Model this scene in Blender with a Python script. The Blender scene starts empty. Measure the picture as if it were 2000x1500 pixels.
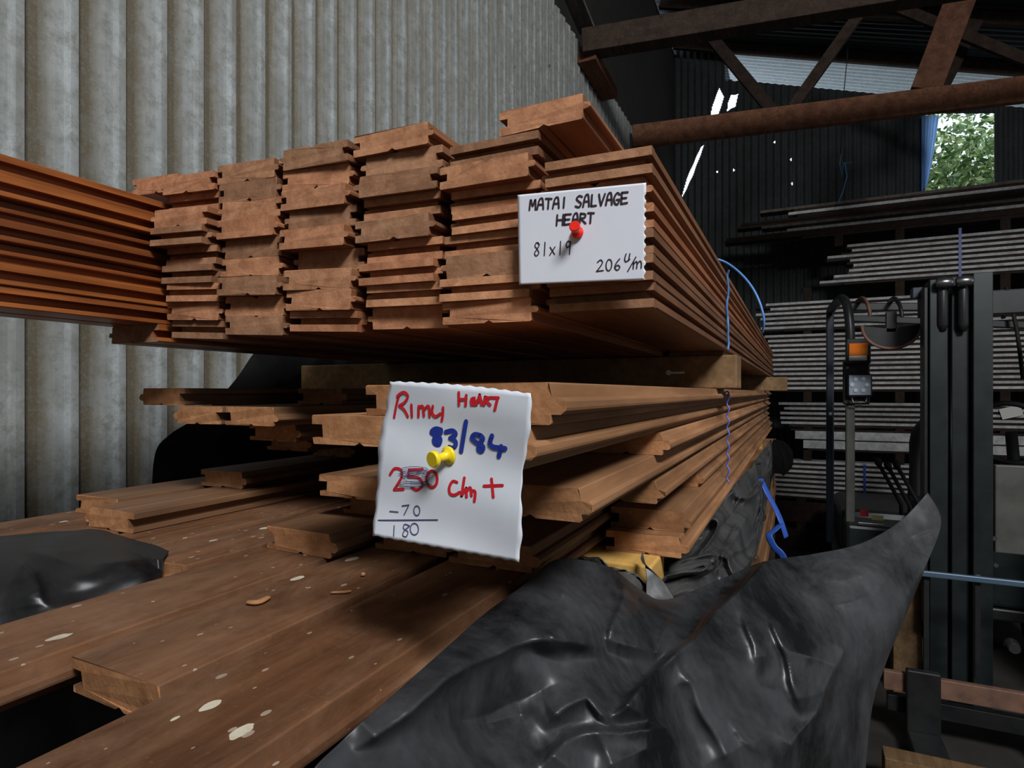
import bpy, bmesh, math, random
from mathutils import Vector, Matrix, noise
random.seed(11)
sc = bpy.context.scene
COL = sc.collection
ZC = 1.5                       # height of the viewer above the floor
F = 1170.0; HZ = 766.0
TH = math.radians(25.4); S, K = math.sin(TH), math.cos(TH)
CAM = Vector((0, 0, ZC))
RV = Vector((K, S, 0)); DV = Vector((-S, K, 0)); UPV = Vector((0, 0, 1))
def ray(u, v): return DV + RV*((u-1000)/F) + UPV*((HZ-v)/F)
def PD(u, v, d): return CAM + ray(u, v)*d
def PY(u, v, y):
    r = ray(u, v); return CAM + r*(y/r.y)
def PX(u, v, x):
    r = ray(u, v); return CAM + r*(x/r.x)

# ------------------------------------------------------------------ materials
def new_mat(name):
    m = bpy.data.materials.new(name); m.use_nodes = True
    nt = m.node_tree; b = nt.nodes['Principled BSDF']
    return m, nt, b
def ramp(nt, fac, stops):
    r = nt.nodes.new('ShaderNodeValToRGB'); e = r.color_ramp.elements
    while len(e) < len(stops): e.new(.5)
    for i, (p, c) in enumerate(stops):
        e[i].position = p; e[i].color = (*c, 1) if len(c) == 3 else c
    nt.links.new(fac, r.inputs['Fac']); return r.outputs['Color']
def nse(nt, vec, scale, detail=4, rough=.55, dist=0):
    n = nt.nodes.new('ShaderNodeTexNoise')
    n.inputs['Scale'].default_value = scale; n.inputs['Detail'].default_value = detail
    n.inputs['Roughness'].default_value = rough; n.inputs['Distortion'].default_value = dist
    nt.links.new(vec, n.inputs['Vector']); return n.outputs['Fac']
def coords(nt, scale=(1, 1, 1), rnd=True):
    tc = nt.nodes.new('ShaderNodeTexCoord'); mp = nt.nodes.new('ShaderNodeMapping')
    mp.inputs['Scale'].default_value = scale
    nt.links.new(tc.outputs['Object'], mp.inputs['Vector'])
    if not rnd: return mp.outputs['Vector']
    oi = nt.nodes.new('ShaderNodeObjectInfo')
    ml = nt.nodes.new('ShaderNodeVectorMath'); ml.operation = 'SCALE'
    ml.inputs[0].default_value = (37, 19, 53)
    nt.links.new(oi.outputs['Random'], ml.inputs['Scale'])
    ad = nt.nodes.new('ShaderNodeVectorMath'); ad.operation = 'ADD'
    nt.links.new(mp.outputs['Vector'], ad.inputs[0]); nt.links.new(ml.outputs['Vector'], ad.inputs[1])
    return ad.outputs['Vector']
def mix(nt, fac, a, b, mode='MIX'):
    m = nt.nodes.new('ShaderNodeMix'); m.data_type = 'RGBA'; m.blend_type = mode
    for sock, val in ((m.inputs[0], fac), (m.inputs[6], a), (m.inputs[7], b)):
        if isinstance(val, (int, float)): sock.default_value = val
        elif isinstance(val, tuple): sock.default_value = (*val, 1)
        else: nt.links.new(val, sock)
    return m.outputs[2]
def bump(nt, b, h, strength, dist=.001):
    bp = nt.nodes.new('ShaderNodeBump'); bp.inputs['Strength'].default_value = strength
    bp.inputs['Distance'].default_value = dist
    nt.links.new(h, bp.inputs['Height']); nt.links.new(bp.outputs['Normal'], b.inputs['Normal'])
def objrand(nt, stops):
    oi = nt.nodes.new('ShaderNodeObjectInfo'); return ramp(nt, oi.outputs['Random'], stops)
def srgb(*c): return tuple(((x/255+.055)/1.055)**2.4 if x > 10 else x/255/12.92 for x in c)

def wood_side(name, dark, light, rough=.6, speck=False, tint=((0, (.72, .70, .70)), (1, (1.12, 1.06, 1.0)))):
    m, nt, b = new_mat(name)
    v = coords(nt, (60, 3.0, 60)); v2 = coords(nt, (9, 2.2, 9))
    c = ramp(nt, nse(nt, v, 1.6, 5, .6, .4), [(.28, dark), (.72, light)])
    c = mix(nt, ramp(nt, nse(nt, v2, 2.2, 4), [(.38, (.0,)*3), (.66, (.75,)*3)]), c, tuple(x*.7 for x in dark))
    c = mix(nt, 1.0, c, objrand(nt, tint), 'MULTIPLY')
    if speck:
        v4 = coords(nt, (14, 5, 14))
        c = mix(nt, ramp(nt, nse(nt, v4, 1.4, 6, .7, .6), [(.42, (0,)*3), (.72, (.62,)*3)]), c, srgb(140, 108, 84))
        c = mix(nt, ramp(nt, nse(nt, v4, .8, 5, .7, 1.5), [(.52, (0,)*3), (.75, (.6,)*3)]), c, srgb(72, 44, 30))
        v3 = coords(nt, (1, .55, 1))
        vo = nt.nodes.new('ShaderNodeTexVoronoi'); vo.voronoi_dimensions = '2D'; vo.inputs['Scale'].default_value = 34
        nt.links.new(v3, vo.inputs['Vector'])
        rr = nt.nodes.new('ShaderNodeSeparateColor'); nt.links.new(vo.outputs['Color'], rr.inputs[0])
        # radius of each fleck depends on the random colour of its cell
        mr = nt.nodes.new('ShaderNodeMapRange'); nt.links.new(rr.outputs[0], mr.inputs[0])
        mr.inputs[1].default_value = .55; mr.inputs[2].default_value = 1.0
        mr.inputs[3].default_value = 0.0; mr.inputs[4].default_value = .16
        lt = nt.nodes.new('ShaderNodeMath'); lt.operation = 'LESS_THAN'
        wob = nse(nt, v3, 160, 2)
        ad = nt.nodes.new('ShaderNodeMath'); ad.operation = 'MULTIPLY_ADD'
        nt.links.new(wob, ad.inputs[0]); ad.inputs[1].default_value = .12; ad.inputs[2].default_value = -.05
        gm = nt.nodes.new('ShaderNodeNewGeometry'); gs = nt.nodes.new('ShaderNodeSeparateXYZ'); nt.links.new(gm.outputs['True Normal'], gs.inputs[0])
        up = nt.nodes.new('ShaderNodeMath'); up.operation = 'GREATER_THAN'; up.inputs[1].default_value = .6; nt.links.new(gs.outputs['Z'], up.inputs[0])
        a2 = nt.nodes.new('ShaderNodeMath'); a2.operation = 'ADD'
        nt.links.new(vo.outputs['Distance'], a2.inputs[0]); nt.links.new(ad.outputs[0], a2.inputs[1])
        nt.links.new(a2.outputs[0], lt.inputs[0]); nt.links.new(mr.outputs[0], lt.inputs[1])
        f1 = nt.nodes.new('ShaderNodeMath'); f1.operation = 'MULTIPLY'; nt.links.new(lt.outputs[0], f1.inputs[0]); nt.links.new(up.outputs[0], f1.inputs[1])
        c = mix(nt, f1.outputs[0], c, (.55, .50, .38))
        vs_ = nt.nodes.new('ShaderNodeTexVoronoi'); vs_.voronoi_dimensions = '2D'; vs_.inputs['Scale'].default_value = 120
        nt.links.new(v3, vs_.inputs['Vector'])
        sr = nt.nodes.new('ShaderNodeSeparateColor'); nt.links.new(vs_.outputs['Color'], sr.inputs[0])
        m2 = nt.nodes.new('ShaderNodeMapRange'); nt.links.new(sr.outputs[1], m2.inputs[0])
        m2.inputs[1].default_value = .86; m2.inputs[2].default_value = 1.0; m2.inputs[3].default_value = 0; m2.inputs[4].default_value = .22
        l2 = nt.nodes.new('ShaderNodeMath'); l2.operation = 'LESS_THAN'; nt.links.new(vs_.outputs['Distance'], l2.inputs[0]); nt.links.new(m2.outputs[0], l2.inputs[1])
        f2 = nt.nodes.new('ShaderNodeMath'); f2.operation = 'MULTIPLY'; nt.links.new(l2.outputs[0], f2.inputs[0]); f2.inputs[1].default_value = .7
        f3 = nt.nodes.new('ShaderNodeMath'); f3.operation = 'MULTIPLY'; nt.links.new(f2.outputs[0], f3.inputs[0]); nt.links.new(up.outputs[0], f3.inputs[1])
        c = mix(nt, f3.outputs[0], c, (.42, .34, .26))
        c = mix(nt, ramp(nt, nse(nt, coords(nt, (5, 4, 5)), 5, 8, .8, .3), [(.48, (0,)*3), (.70, (.45,)*3)]), c, srgb(66, 42, 30))
        c = mix(nt, ramp(nt, nse(nt, coords(nt, (40, 60, 40)), 8, 5, .75), [(.60, (0,)*3), (.78, (.4,)*3)]), c, srgb(168, 130, 100))
    nt.links.new(c, b.inputs['Base Color'])
    b.inputs['Roughness'].default_value = rough
    b.inputs['Specular IOR Level'].default_value = .25
    bump(nt, b, nse(nt, v, 2.5, 4), .25, .0008)
    return m
def wood_end(name, dark, light, tint):
    m, nt, b = new_mat(name)
    tc = coords(nt, (1, 1, 1))
    w = nt.nodes.new('ShaderNodeTexWave'); w.wave_type = 'RINGS'; w.rings_direction = 'Y'
    w.inputs['Scale'].default_value = 55; w.inputs['Distortion'].default_value = 9
    w.inputs['Detail'].default_value = 3; w.inputs['Detail Scale'].default_value = 2.0
    nt.links.new(tc, w.inputs['Vector'])
    c = ramp(nt, nse(nt, tc, 70, 5, .65, .3), [(.3, dark), (.68, light)])
    c = mix(nt, .07, c, ramp(nt, w.outputs['Fac'], [(0, tuple(x*.6 for x in dark)), (1, light)]))
    c = mix(nt, ramp(nt, nse(nt, coords(nt, (30, 1, 30)), 1.3, 5, .7, 1.2), [(.45, (0,)*3), (.75, (.35,)*3)]), c, tuple(x*.75 for x in dark))
    c = mix(nt, ramp(nt, nse(nt, tc, 18, 3), [(.5, (0,)*3), (.72, (.55,)*3)]), c, tuple(x*.6 for x in dark))
    c = mix(nt, 1.0, c, objrand(nt, tint), 'MULTIPLY')
    nt.links.new(c, b.inputs['Base Color']); b.inputs['Roughness'].default_value = .8
    b.inputs['Specular IOR Level'].default_value = .15
    bump(nt, b, nse(nt, tc, 380, 4), .5, .0006)
    return m
def simple(name, col, rough=.5, metal=0, nscale=0, ncol=None, bmp=0, spec=.5):
    m, nt, b = new_mat(name)
    b.inputs['Roughness'].default_value = rough; b.inputs['Metallic'].default_value = metal
    b.inputs['Specular IOR Level'].default_value = spec
    if nscale:
        v = coords(nt, (1, 1, 1)); n = nse(nt, v, nscale, 5, .6)
        nt.links.new(ramp(nt, n, [(.35, col), (.7, ncol or tuple(x*.6 for x in col))]), b.inputs['Base Color'])
        if bmp: bump(nt, b, n, bmp, .002)
    else: b.inputs['Base Color'].default_value = (*col, 1)
    return m
T_MATAI = ((0, (.62, .60, .58)), (.25, (.80, .80, .78)), (.45, (1.0, .90, .82)), (.75, (1.1, .94, .86)), (1, (1.18, 1.12, 1.02)))
T_RIMU = ((0, (.80, .76, .72)), (1, (1.12, 1.05, 1.0)))
M = {}
M['matai_side'] = wood_side('matai_side', srgb(124, 84, 60), srgb(160, 114, 84), .5, tint=T_MATAI)
M['matai_end'] = wood_end('matai_end', srgb(154, 110, 82), srgb(202, 154, 120), T_MATAI)
M['oiled_side'] = wood_side('oiled_side', srgb(112, 60, 32), srgb(186, 114, 58), .40, tint=T_RIMU)
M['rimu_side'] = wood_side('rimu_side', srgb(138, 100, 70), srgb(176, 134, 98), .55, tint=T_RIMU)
M['rimu_end'] = wood_end('rimu_end', srgb(148, 104, 70), srgb(190, 142, 102), T_RIMU)
M['rimu_front'] = wood_side('rimu_front', srgb(92, 60, 40), srgb(136, 97, 68), .45, speck=True, tint=((0, (.78, .74, .72)), (1, (1.0, .95, .9))))
M['rimu_dark'] = wood_side('rimu_dark', srgb(100, 74, 54), srgb(140, 106, 78), .5, tint=T_RIMU)  # darker rimu for the left and inner boards of the lower pack
M['bearer_wood'] = wood_side('bearer_wood', srgb(126, 100, 70), srgb(168, 136, 98), .7)
M['yellow_pine'] = wood_side('yellow_pine', srgb(190, 150, 80), srgb(220, 180, 105), .6)
M['beam_wood'] = wood_side('beam_wood', srgb(100, 66, 48), srgb(142, 98, 74), .8)
M['dark_beam'] = wood_side('dark_beam', srgb(48, 38, 32), srgb(74, 60, 50), .85)
M['pale_edge'] = wood_side('pale_edge', srgb(200, 198, 194), srgb(240, 240, 238), .7, tint=((0, (.8, .8, .82)), (1, (1.1, 1.1, 1.12))))
M['rack_brown'] = wood_side('rack_brown', srgb(48, 38, 34), srgb(74, 56, 48), .8)
M['rack_grey'] = wood_side('rack_grey', srgb(84, 80, 76), srgb(124, 118, 112), .8)

def corrug_mat(name, pale, mid, brown, period, axis, dirt=True):
    m, nt, b = new_mat(name)
    tc = nt.nodes.new('ShaderNodeTexCoord'); ob = tc.outputs['Object']
    mp = nt.nodes.new('ShaderNodeMapping'); nt.links.new(ob, mp.inputs['Vector'])
    mp.inputs['Scale'].default_value = (1, 1, .12) 
    fine = nse(nt, ob, 42, 8, .78); blot = nse(nt, ob, 7, 4, .6); streak = nse(nt, mp.outputs['Vector'], 40, 4, .6)
    c = ramp(nt, fine, [(.38, mid), (.60, pale)])
    c = mix(nt, ramp(nt, blot, [(.42, (0,)*3), (.7, (.75,)*3)]), c, mid)
    c = mix(nt, ramp(nt, streak, [(.5, (0,)*3), (.75, (.4,)*3)]), c, brown)
    if dirt:      # brown grime lying in the valleys of the profile
        sp = nt.nodes.new('ShaderNodeSeparateXYZ'); nt.links.new(ob, sp.inputs[0])
        mo = nt.nodes.new('ShaderNodeMath'); mo.operation = 'MODULO'
        ad = nt.nodes.new('ShaderNodeMath'); ad.operation = 'ADD'; ad.inputs[1].default_value = period*1000+(.023 if axis == 1 else 0)
        nt.links.new(sp.outputs[axis], ad.inputs[0]); nt.links.new(ad.outputs[0], mo.inputs[0]); mo.inputs[1].default_value = period
        dv = nt.nodes.new('ShaderNodeMath'); dv.operation = 'DIVIDE'; nt.links.new(mo.outputs[0], dv.inputs[0]); dv.inputs[1].default_value = period
        wob = nt.nodes.new('ShaderNodeMath'); wob.operation = 'MULTIPLY_ADD'
        nt.links.new(streak, wob.inputs[0]); wob.inputs[1].default_value = .25; nt.links.new(dv.outputs[0], wob.inputs[2])
        fac = ramp(nt, wob.outputs[0], [(.05, (.75,)*3), (.16, (.95,)*3), (.38, (.95,)*3), (.52, (.45,)*3), (.72, (.12,)*3), (.85, (0,)*3), (1.0, (.25,)*3)])
        c = mix(nt, fac, c, brown)
    c = mix(nt, ramp(nt, nse(nt, ob, 170, 5, .75), [(.50, (0,)*3), (.68, (.45,)*3)]), c, mid)
    c = mix(nt, ramp(nt, nse(nt, ob, 21, 6, .75), [(.52, (0,)*3), (.70, (.5,)*3)]), c, tuple(x*.8 for x in mid))
    # rust spots
    vo = nt.nodes.new('ShaderNodeTexVoronoi'); vo.inputs['Scale'].default_value = 6; nt.links.new(ob, vo.inputs['Vector'])
    c = mix(nt, ramp(nt, vo.outputs['Distance'], [(.035, (.85,)*3), (.06, (0,)*3)]), c, (.045, .025, .015))
    nt.links.new(c, b.inputs['Base Color']); b.inputs['Roughness'].default_value = .62
    b.inputs['Specular IOR Level'].default_value = .3
    bump(nt, b, fine, .2, .002)
    return m
PER = .0762
M['wall_pale'] = corrug_mat('wall_pale', srgb(172, 178, 180), srgb(126, 130, 126), srgb(92, 82, 64), PER, 1)
M['wall_dark'] = corrug_mat('wall_dark', srgb(66, 68, 70), srgb(48, 50, 50), srgb(38, 36, 34), PER, 0, False)
M['roof_iron'] = corrug_mat('roof_iron', srgb(52, 58, 64), srgb(40, 45, 50), srgb(40, 34, 30), PER, 1, False)
M['lit_roof_iron'] = corrug_mat('lit_roof_iron', srgb(215, 224, 232), srgb(190, 200, 210), srgb(140, 105, 80), PER, 1, False)  # pale copy of the roof iron, outdoor light painted into its colour
M['upper_lining'] = simple('upper_lining', srgb(46, 43, 40), .9, 0, 8)
M['floor'] = simple('floor', srgb(66, 62, 58), .9, 0, 5, srgb(44, 41, 38), .4)
M['ground'] = simple('ground', srgb(196, 194, 184), .9, 0, 3, srgb(170, 168, 156))

def plastic(name, base, rough, dust):
    m, nt, b = new_mat(name)
    v = coords(nt, (1, 1, .6)); n1 = nse(nt, v, 9, 6, .7, .3); n2 = nse(nt, v, 90, 4, .7)
    c = ramp(nt, n1, [(.38, base), (.86, dust)])
    c = mix(nt, ramp(nt, n2, [(.62, (0,)*3), (.85, (.3,)*3)]), c, dust)
    nt.links.new(c, b.inputs['Base Color'])
    nt.links.new(ramp(nt, n1, [(.35, (rough,)*3), (.75, (rough+.22,)*3)]), b.inputs['Roughness'])
    b.inputs['Specular IOR Level'].default_value = .55
    ad = nt.nodes.new('ShaderNodeMath'); ad.operation = 'MULTIPLY_ADD'
    vo = nt.nodes.new('ShaderNodeTexVoronoi'); vo.feature = 'DISTANCE_TO_EDGE'; vo.inputs['Scale'].default_value = 26
    dd = nt.nodes.new('ShaderNodeMixRGB') if False else None
    wv = nt.nodes.new('ShaderNodeVectorMath'); wv.operation = 'ADD'
    nc = nt.nodes.new('ShaderNodeTexNoise'); nc.inputs['Scale'].default_value = 12; nt.links.new(v, nc.inputs['Vector'])
    sc_ = nt.nodes.new('ShaderNodeVectorMath'); sc_.operation = 'SCALE'; sc_.inputs['Scale'].default_value = .09
    nt.links.new(nc.outputs['Color'], sc_.inputs[0]); nt.links.new(v, wv.inputs[0]); nt.links.new(sc_.outputs['Vector'], wv.inputs[1])
    nt.links.new(wv.outputs['Vector'], vo.inputs['Vector'])
    nt.links.new(vo.outputs['Distance'], ad.inputs[0]); ad.inputs[1].default_value = .5; nt.links.new(n1, ad.inputs[2])
    bump(nt, b, ad.outputs[0], .22, .003)
    return m
M['black_plastic'] = plastic('black_plastic', srgb(15, 16, 17), .34, srgb(78, 79, 82))
M['dark_plastic'] = plastic('dark_plastic', srgb(11, 12, 13), .36, srgb(46, 46, 48))
M['dusty_plastic'] = plastic('dusty_plastic', srgb(42, 42, 43), .45, srgb(92, 91, 88))
M['matt_plastic'] = plastic('matt_plastic', srgb(5, 5, 6), .6, srgb(16, 16, 17))
M['matt_plastic'].node_tree.nodes['Principled BSDF'].inputs['Specular IOR Level'].default_value = .12
M['paper'] = simple('paper', srgb(214, 218, 226), .75, 0, 30, srgb(205, 210, 219), .05, .2)
M['card'] = simple('card', srgb(222, 225, 235), .6, 0, 20, srgb(215, 219, 230), .0, .3)
M['ink_dark'] = simple('ink_dark', srgb(48, 34, 44), .6)
M['ink_red'] = simple('ink_red', srgb(200, 28, 42), .55)
M['ink_blue'] = simple('ink_blue', srgb(24, 48, 140), .55)
M['ink_pen'] = simple('ink_pen', srgb(78, 80, 120), .6)
M['red_pin'] = simple('red_pin', srgb(226, 40, 26), .3)
M['yellow_pin'] = simple('yellow_pin', srgb(236, 208, 30), .3)
M['pin_steel'] = simple('pin_steel', srgb(170, 170, 170), .3, 1)
M['blue_twine'] = simple('blue_twine', srgb(86, 140, 205), .5)
M['violet_twine'] = simple('violet_twine', srgb(96, 106, 190), .5)
M['blue_strap'] = simple('blue_strap', srgb(44, 80, 165), .4)
M['mast_paint'] = simple('mast_paint', srgb(46, 54, 55), .38, .2, 9, srgb(34, 39, 39), .05)
M['black_paint'] = simple('black_paint', srgb(32, 33, 35), .4, 0, 12, srgb(46, 46, 46))
M['pillar_paint'] = simple('pillar_paint', srgb(52, 60, 70), .35, .2)
M['grey_paint'] = simple('grey_paint', srgb(112, 112, 106), .5, .1, 8)
M['worn_bar'] = simple('worn_bar', srgb(150, 112, 92), .6, .1, 14, srgb(110, 84, 72), .1)
M['blue_bar'] = simple('blue_bar', srgb(96, 118, 138), .4, .3)
M['steel'] = simple('steel', srgb(150, 150, 152), .3, .9)
M['rubber'] = simple('rubber', srgb(26, 26, 27), .7)
M['amber'] = simple('amber', srgb(255, 130, 24), .25)
M['amber_lit'] = simple('amber_lit', srgb(255, 150, 50), .2)
M['lens'] = simple('lens', srgb(176, 186, 200), .2)
M['led'] = simple('led', srgb(225, 232, 240), .15)
M['label_white'] = simple('label_white', srgb(230, 228, 220), .5)
M['label_red'] = simple('label_red', srgb(190, 40, 50), .5)
M['label_yellow'] = simple('label_yellow', srgb(225, 220, 150), .5)
M['bark'] = simple('bark', srgb(90, 74, 58), .9, 0, 14)
def leafmat():
    m, nt, b = new_mat('leaves')
    g = nt.nodes.new('ShaderNodeNewGeometry')
    c = ramp(nt, g.outputs['Random Per Island'], [(0, srgb(60, 92, 48)), (.5, srgb(112, 144, 84)), (.85, srgb(160, 184, 116)), (1, srgb(206, 214, 150))])
    nt.links.new(c, b.inputs['Base Color']); b.inputs['Roughness'].default_value = .45
    b.inputs['Transmission Weight'].default_value = 0
    return m
M['leaves'] = leafmat()
m, nt, b = new_mat('clear_sheet'); b.inputs['Base Color'].default_value = (*srgb(150, 190, 235), 1); b.inputs['Roughness'].default_value = .35
tr = nt.nodes.new('ShaderNodeBsdfTranslucent'); tr.inputs['Color'].default_value = (*srgb(205, 228, 255), 1)
mx = nt.nodes.new('ShaderNodeMixShader'); mx.inputs[0].default_value = .85
nt.links.new(b.outputs[0], mx.inputs[1]); nt.links.new(tr.outputs[0], mx.inputs[2]); nt.links.new(mx.outputs[0], nt.nodes['Material Output'].inputs['Surface'])
M['clear_sheet'] = m

# ------------------------------------------------------------------ mesh helpers
class MB:
    def __init__(s): s.v = []; s.f = []; s.mi = []; s.sm = []
    def face(s, idx, mi=0, smooth=False): s.f.append(idx); s.mi.append(mi); s.sm.append(smooth)
    def add(s, vs, fs, mi=0, smooth=False):
        o = len(s.v); s.v += [Vector(p) for p in vs]
        for f in fs: s.face([o+i for i in f], mi, smooth)
        return s
    def box(s, lo, hi, mi=0):
        x0, y0, z0 = lo; x1, y1, z1 = hi
        return s.add([(x0,y0,z0),(x1,y0,z0),(x1,y1,z0),(x0,y1,z0),(x0,y0,z1),(x1,y0,z1),(x1,y1,z1),(x0,y1,z1)],
              [(0,3,2,1),(4,5,6,7),(0,1,5,4),(1,2,6,5),(2,3,7,6),(3,0,4,7)], mi)
    def beam(s, p0, p1, w, h, up=(0,0,1), mi=0):
        p0, p1 = Vector(p0), Vector(p1); d = (p1-p0).normalized(); up = Vector(up)
        a = d.cross(up).normalized(); b2 = a.cross(d).normalized()
        vs = [p+a*(sx*w/2)+b2*(sz*h/2) for p in (p0, p1) for sx, sz in ((-1,-1),(1,-1),(1,1),(-1,1))]
        return s.add(vs, [(0,1,2,3),(7,6,5,4),(0,4,5,1),(1,5,6,2),(2,6,7,3),(3,7,4,0)], mi)
    def tube(s, pts, r, n=10, mi=0, flat=1.0, cap=True):
        pts = [Vector(p) for p in pts]; o = len(s.v); prev = None
        for i, p in enumerate(pts):
            d = (pts[min(i+1, len(pts)-1)]-pts[max(i-1, 0)]).normalized()
            if prev is None:
                a = d.cross(Vector((0,0,1)) if abs(d.z) < .9 else Vector((1,0,0))).normalized()
            else: a = (prev-d*prev.dot(d)).normalized()
            prev = a; b2 = d.cross(a)
            rr = r[i] if isinstance(r, (list, tuple)) else r
            for k in range(n):
                t = 2*math.pi*k/n
                s.v.append(p+a*(rr*math.cos(t))+b2*(rr*flat*math.sin(t)))
        for i in range(len(pts)-1):
            for k in range(n):
                k2 = (k+1) % n
                s.face([o+i*n+k, o+i*n+k2, o+(i+1)*n+k2, o+(i+1)*n+k], mi, True)
        if cap:
            s.face([o+k for k in range(n)][::-1], mi); s.face([o+(len(pts)-1)*n+k for k in range(n)], mi)
        return s
    def lathe(s, origin, axis, prof, n=24, mi=0):
        origin = Vector(origin); ax = Vector(axis).normalized()
        pts = [origin+ax*h for h, r in prof]; o = len(s.v)
        a = ax.cross(Vector((0,0,1)) if abs(ax.z) < .9 else Vector((1,0,0))).normalized(); b2 = ax.cross(a)
        for (h, r) in prof:
            for k in range(n):
                t = 2*math.pi*k/n; s.v.append(origin+ax*h+a*(r*math.cos(t))+b2*(r*math.sin(t)))
        for i in range(len(prof)-1):
            for k in range(n):
                k2 = (k+1) % n; s.face([o+i*n+k, o+i*n+k2, o+(i+1)*n+k2, o+(i+1)*n+k], mi, True)
        s.face([o+k for k in range(n)][::-1], mi); s.face([o+(len(prof)-1)*n+k for k in range(n)], mi)
        return s
    def ribbon(s, pts, w, nrm, mi=0):
        pts = [Vector(p) for p in pts]; nrm = Vector(nrm).normalized()
        L = []; 
        for i, p in enumerate(pts):
            d = (pts[min(i+1, len(pts)-1)]-pts[max(i-1, 0)]).normalized(); a = d.cross(nrm).normalized()
            L.append((p-a*w/2, p+a*w/2))
        o = len(s.v)
        for a, b2 in L: s.v += [a, b2]
        for i in range(len(L)-1): s.face([o+2*i, o+2*i+1, o+2*i+3, o+2*i+2], mi)
        for p in (pts[0], pts[-1]):               # round pen tips
            t1 = nrm.orthogonal().normalized(); t2 = nrm.cross(t1); o = len(s.v)
            for k in range(10): s.v.append(p+t1*(w/2*math.cos(k*math.pi/5))+t2*(w/2*math.sin(k*math.pi/5))-nrm*.00002)
            s.face(list(range(o, o+10)), mi)
        return s
    def build(s, name, mats, parent=None, loc=None, bevel=0, recalc=True, thick=0):
        loc = Vector(loc) if loc is not None else Vector((0,0,0))
        me = bpy.data.meshes.new(name)
        me.from_pydata([tuple(p-loc) for p in s.v], [], s.f)
        for i, p in enumerate(me.polygons): p.material_index = s.mi[i]; p.use_smooth = s.sm[i]
        if recalc:
            bm = bmesh.new(); bm.from_mesh(me); bmesh.ops.recalc_face_normals(bm, faces=bm.faces); bm.to_mesh(me); bm.free()
        for mt in (mats if isinstance(mats, (list, tuple)) else [mats]): me.materials.append(M[mt])
        o = bpy.data.objects.new(name, me); COL.objects.link(o)
        o.location = loc
        if parent is not None:
            o.parent = parent; o.location = loc - parent_loc(parent)
        if bevel:
            bv = o.modifiers.new('bevel', 'BEVEL'); bv.width = bevel; bv.segments = 2; bv.limit_method = 'ANGLE'
        if thick:
            sd = o.modifiers.new('thickness', 'SOLIDIFY'); sd.thickness = thick; sd.offset = 0
        return o
def parent_loc(p):
    l = Vector(p.location)
    while p.parent: p = p.parent; l += Vector(p.location)
    return l
def tag(o, label, cat, group=None, kind=None):
    o['label'] = label; o['category'] = cat
    if group: o['group'] = group
    if kind: o['kind'] = kind
    return o
def empty(name, loc, label, cat, group=None):
    o = bpy.data.objects.new(name, None); COL.objects.link(o); o.location = loc; o.empty_display_size = .05
    return tag(o, label, cat, group)
def struct(o): o['kind'] = 'structure'; return o
ORD = ['top', 'second', 'third', 'fourth', 'fifth', 'sixth', 'seventh', 'eighth', 'ninth', 'tenth', 'eleventh', 'twelfth',
       'thirteenth', 'fourteenth', 'fifteenth', 'sixteenth', 'seventeenth', 'eighteenth', 'nineteenth', 'twentieth',
       'twenty-first', 'twenty-second', 'twenty-third', 'twenty-fourth', 'twenty-fifth', 'twenty-sixth']

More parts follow.
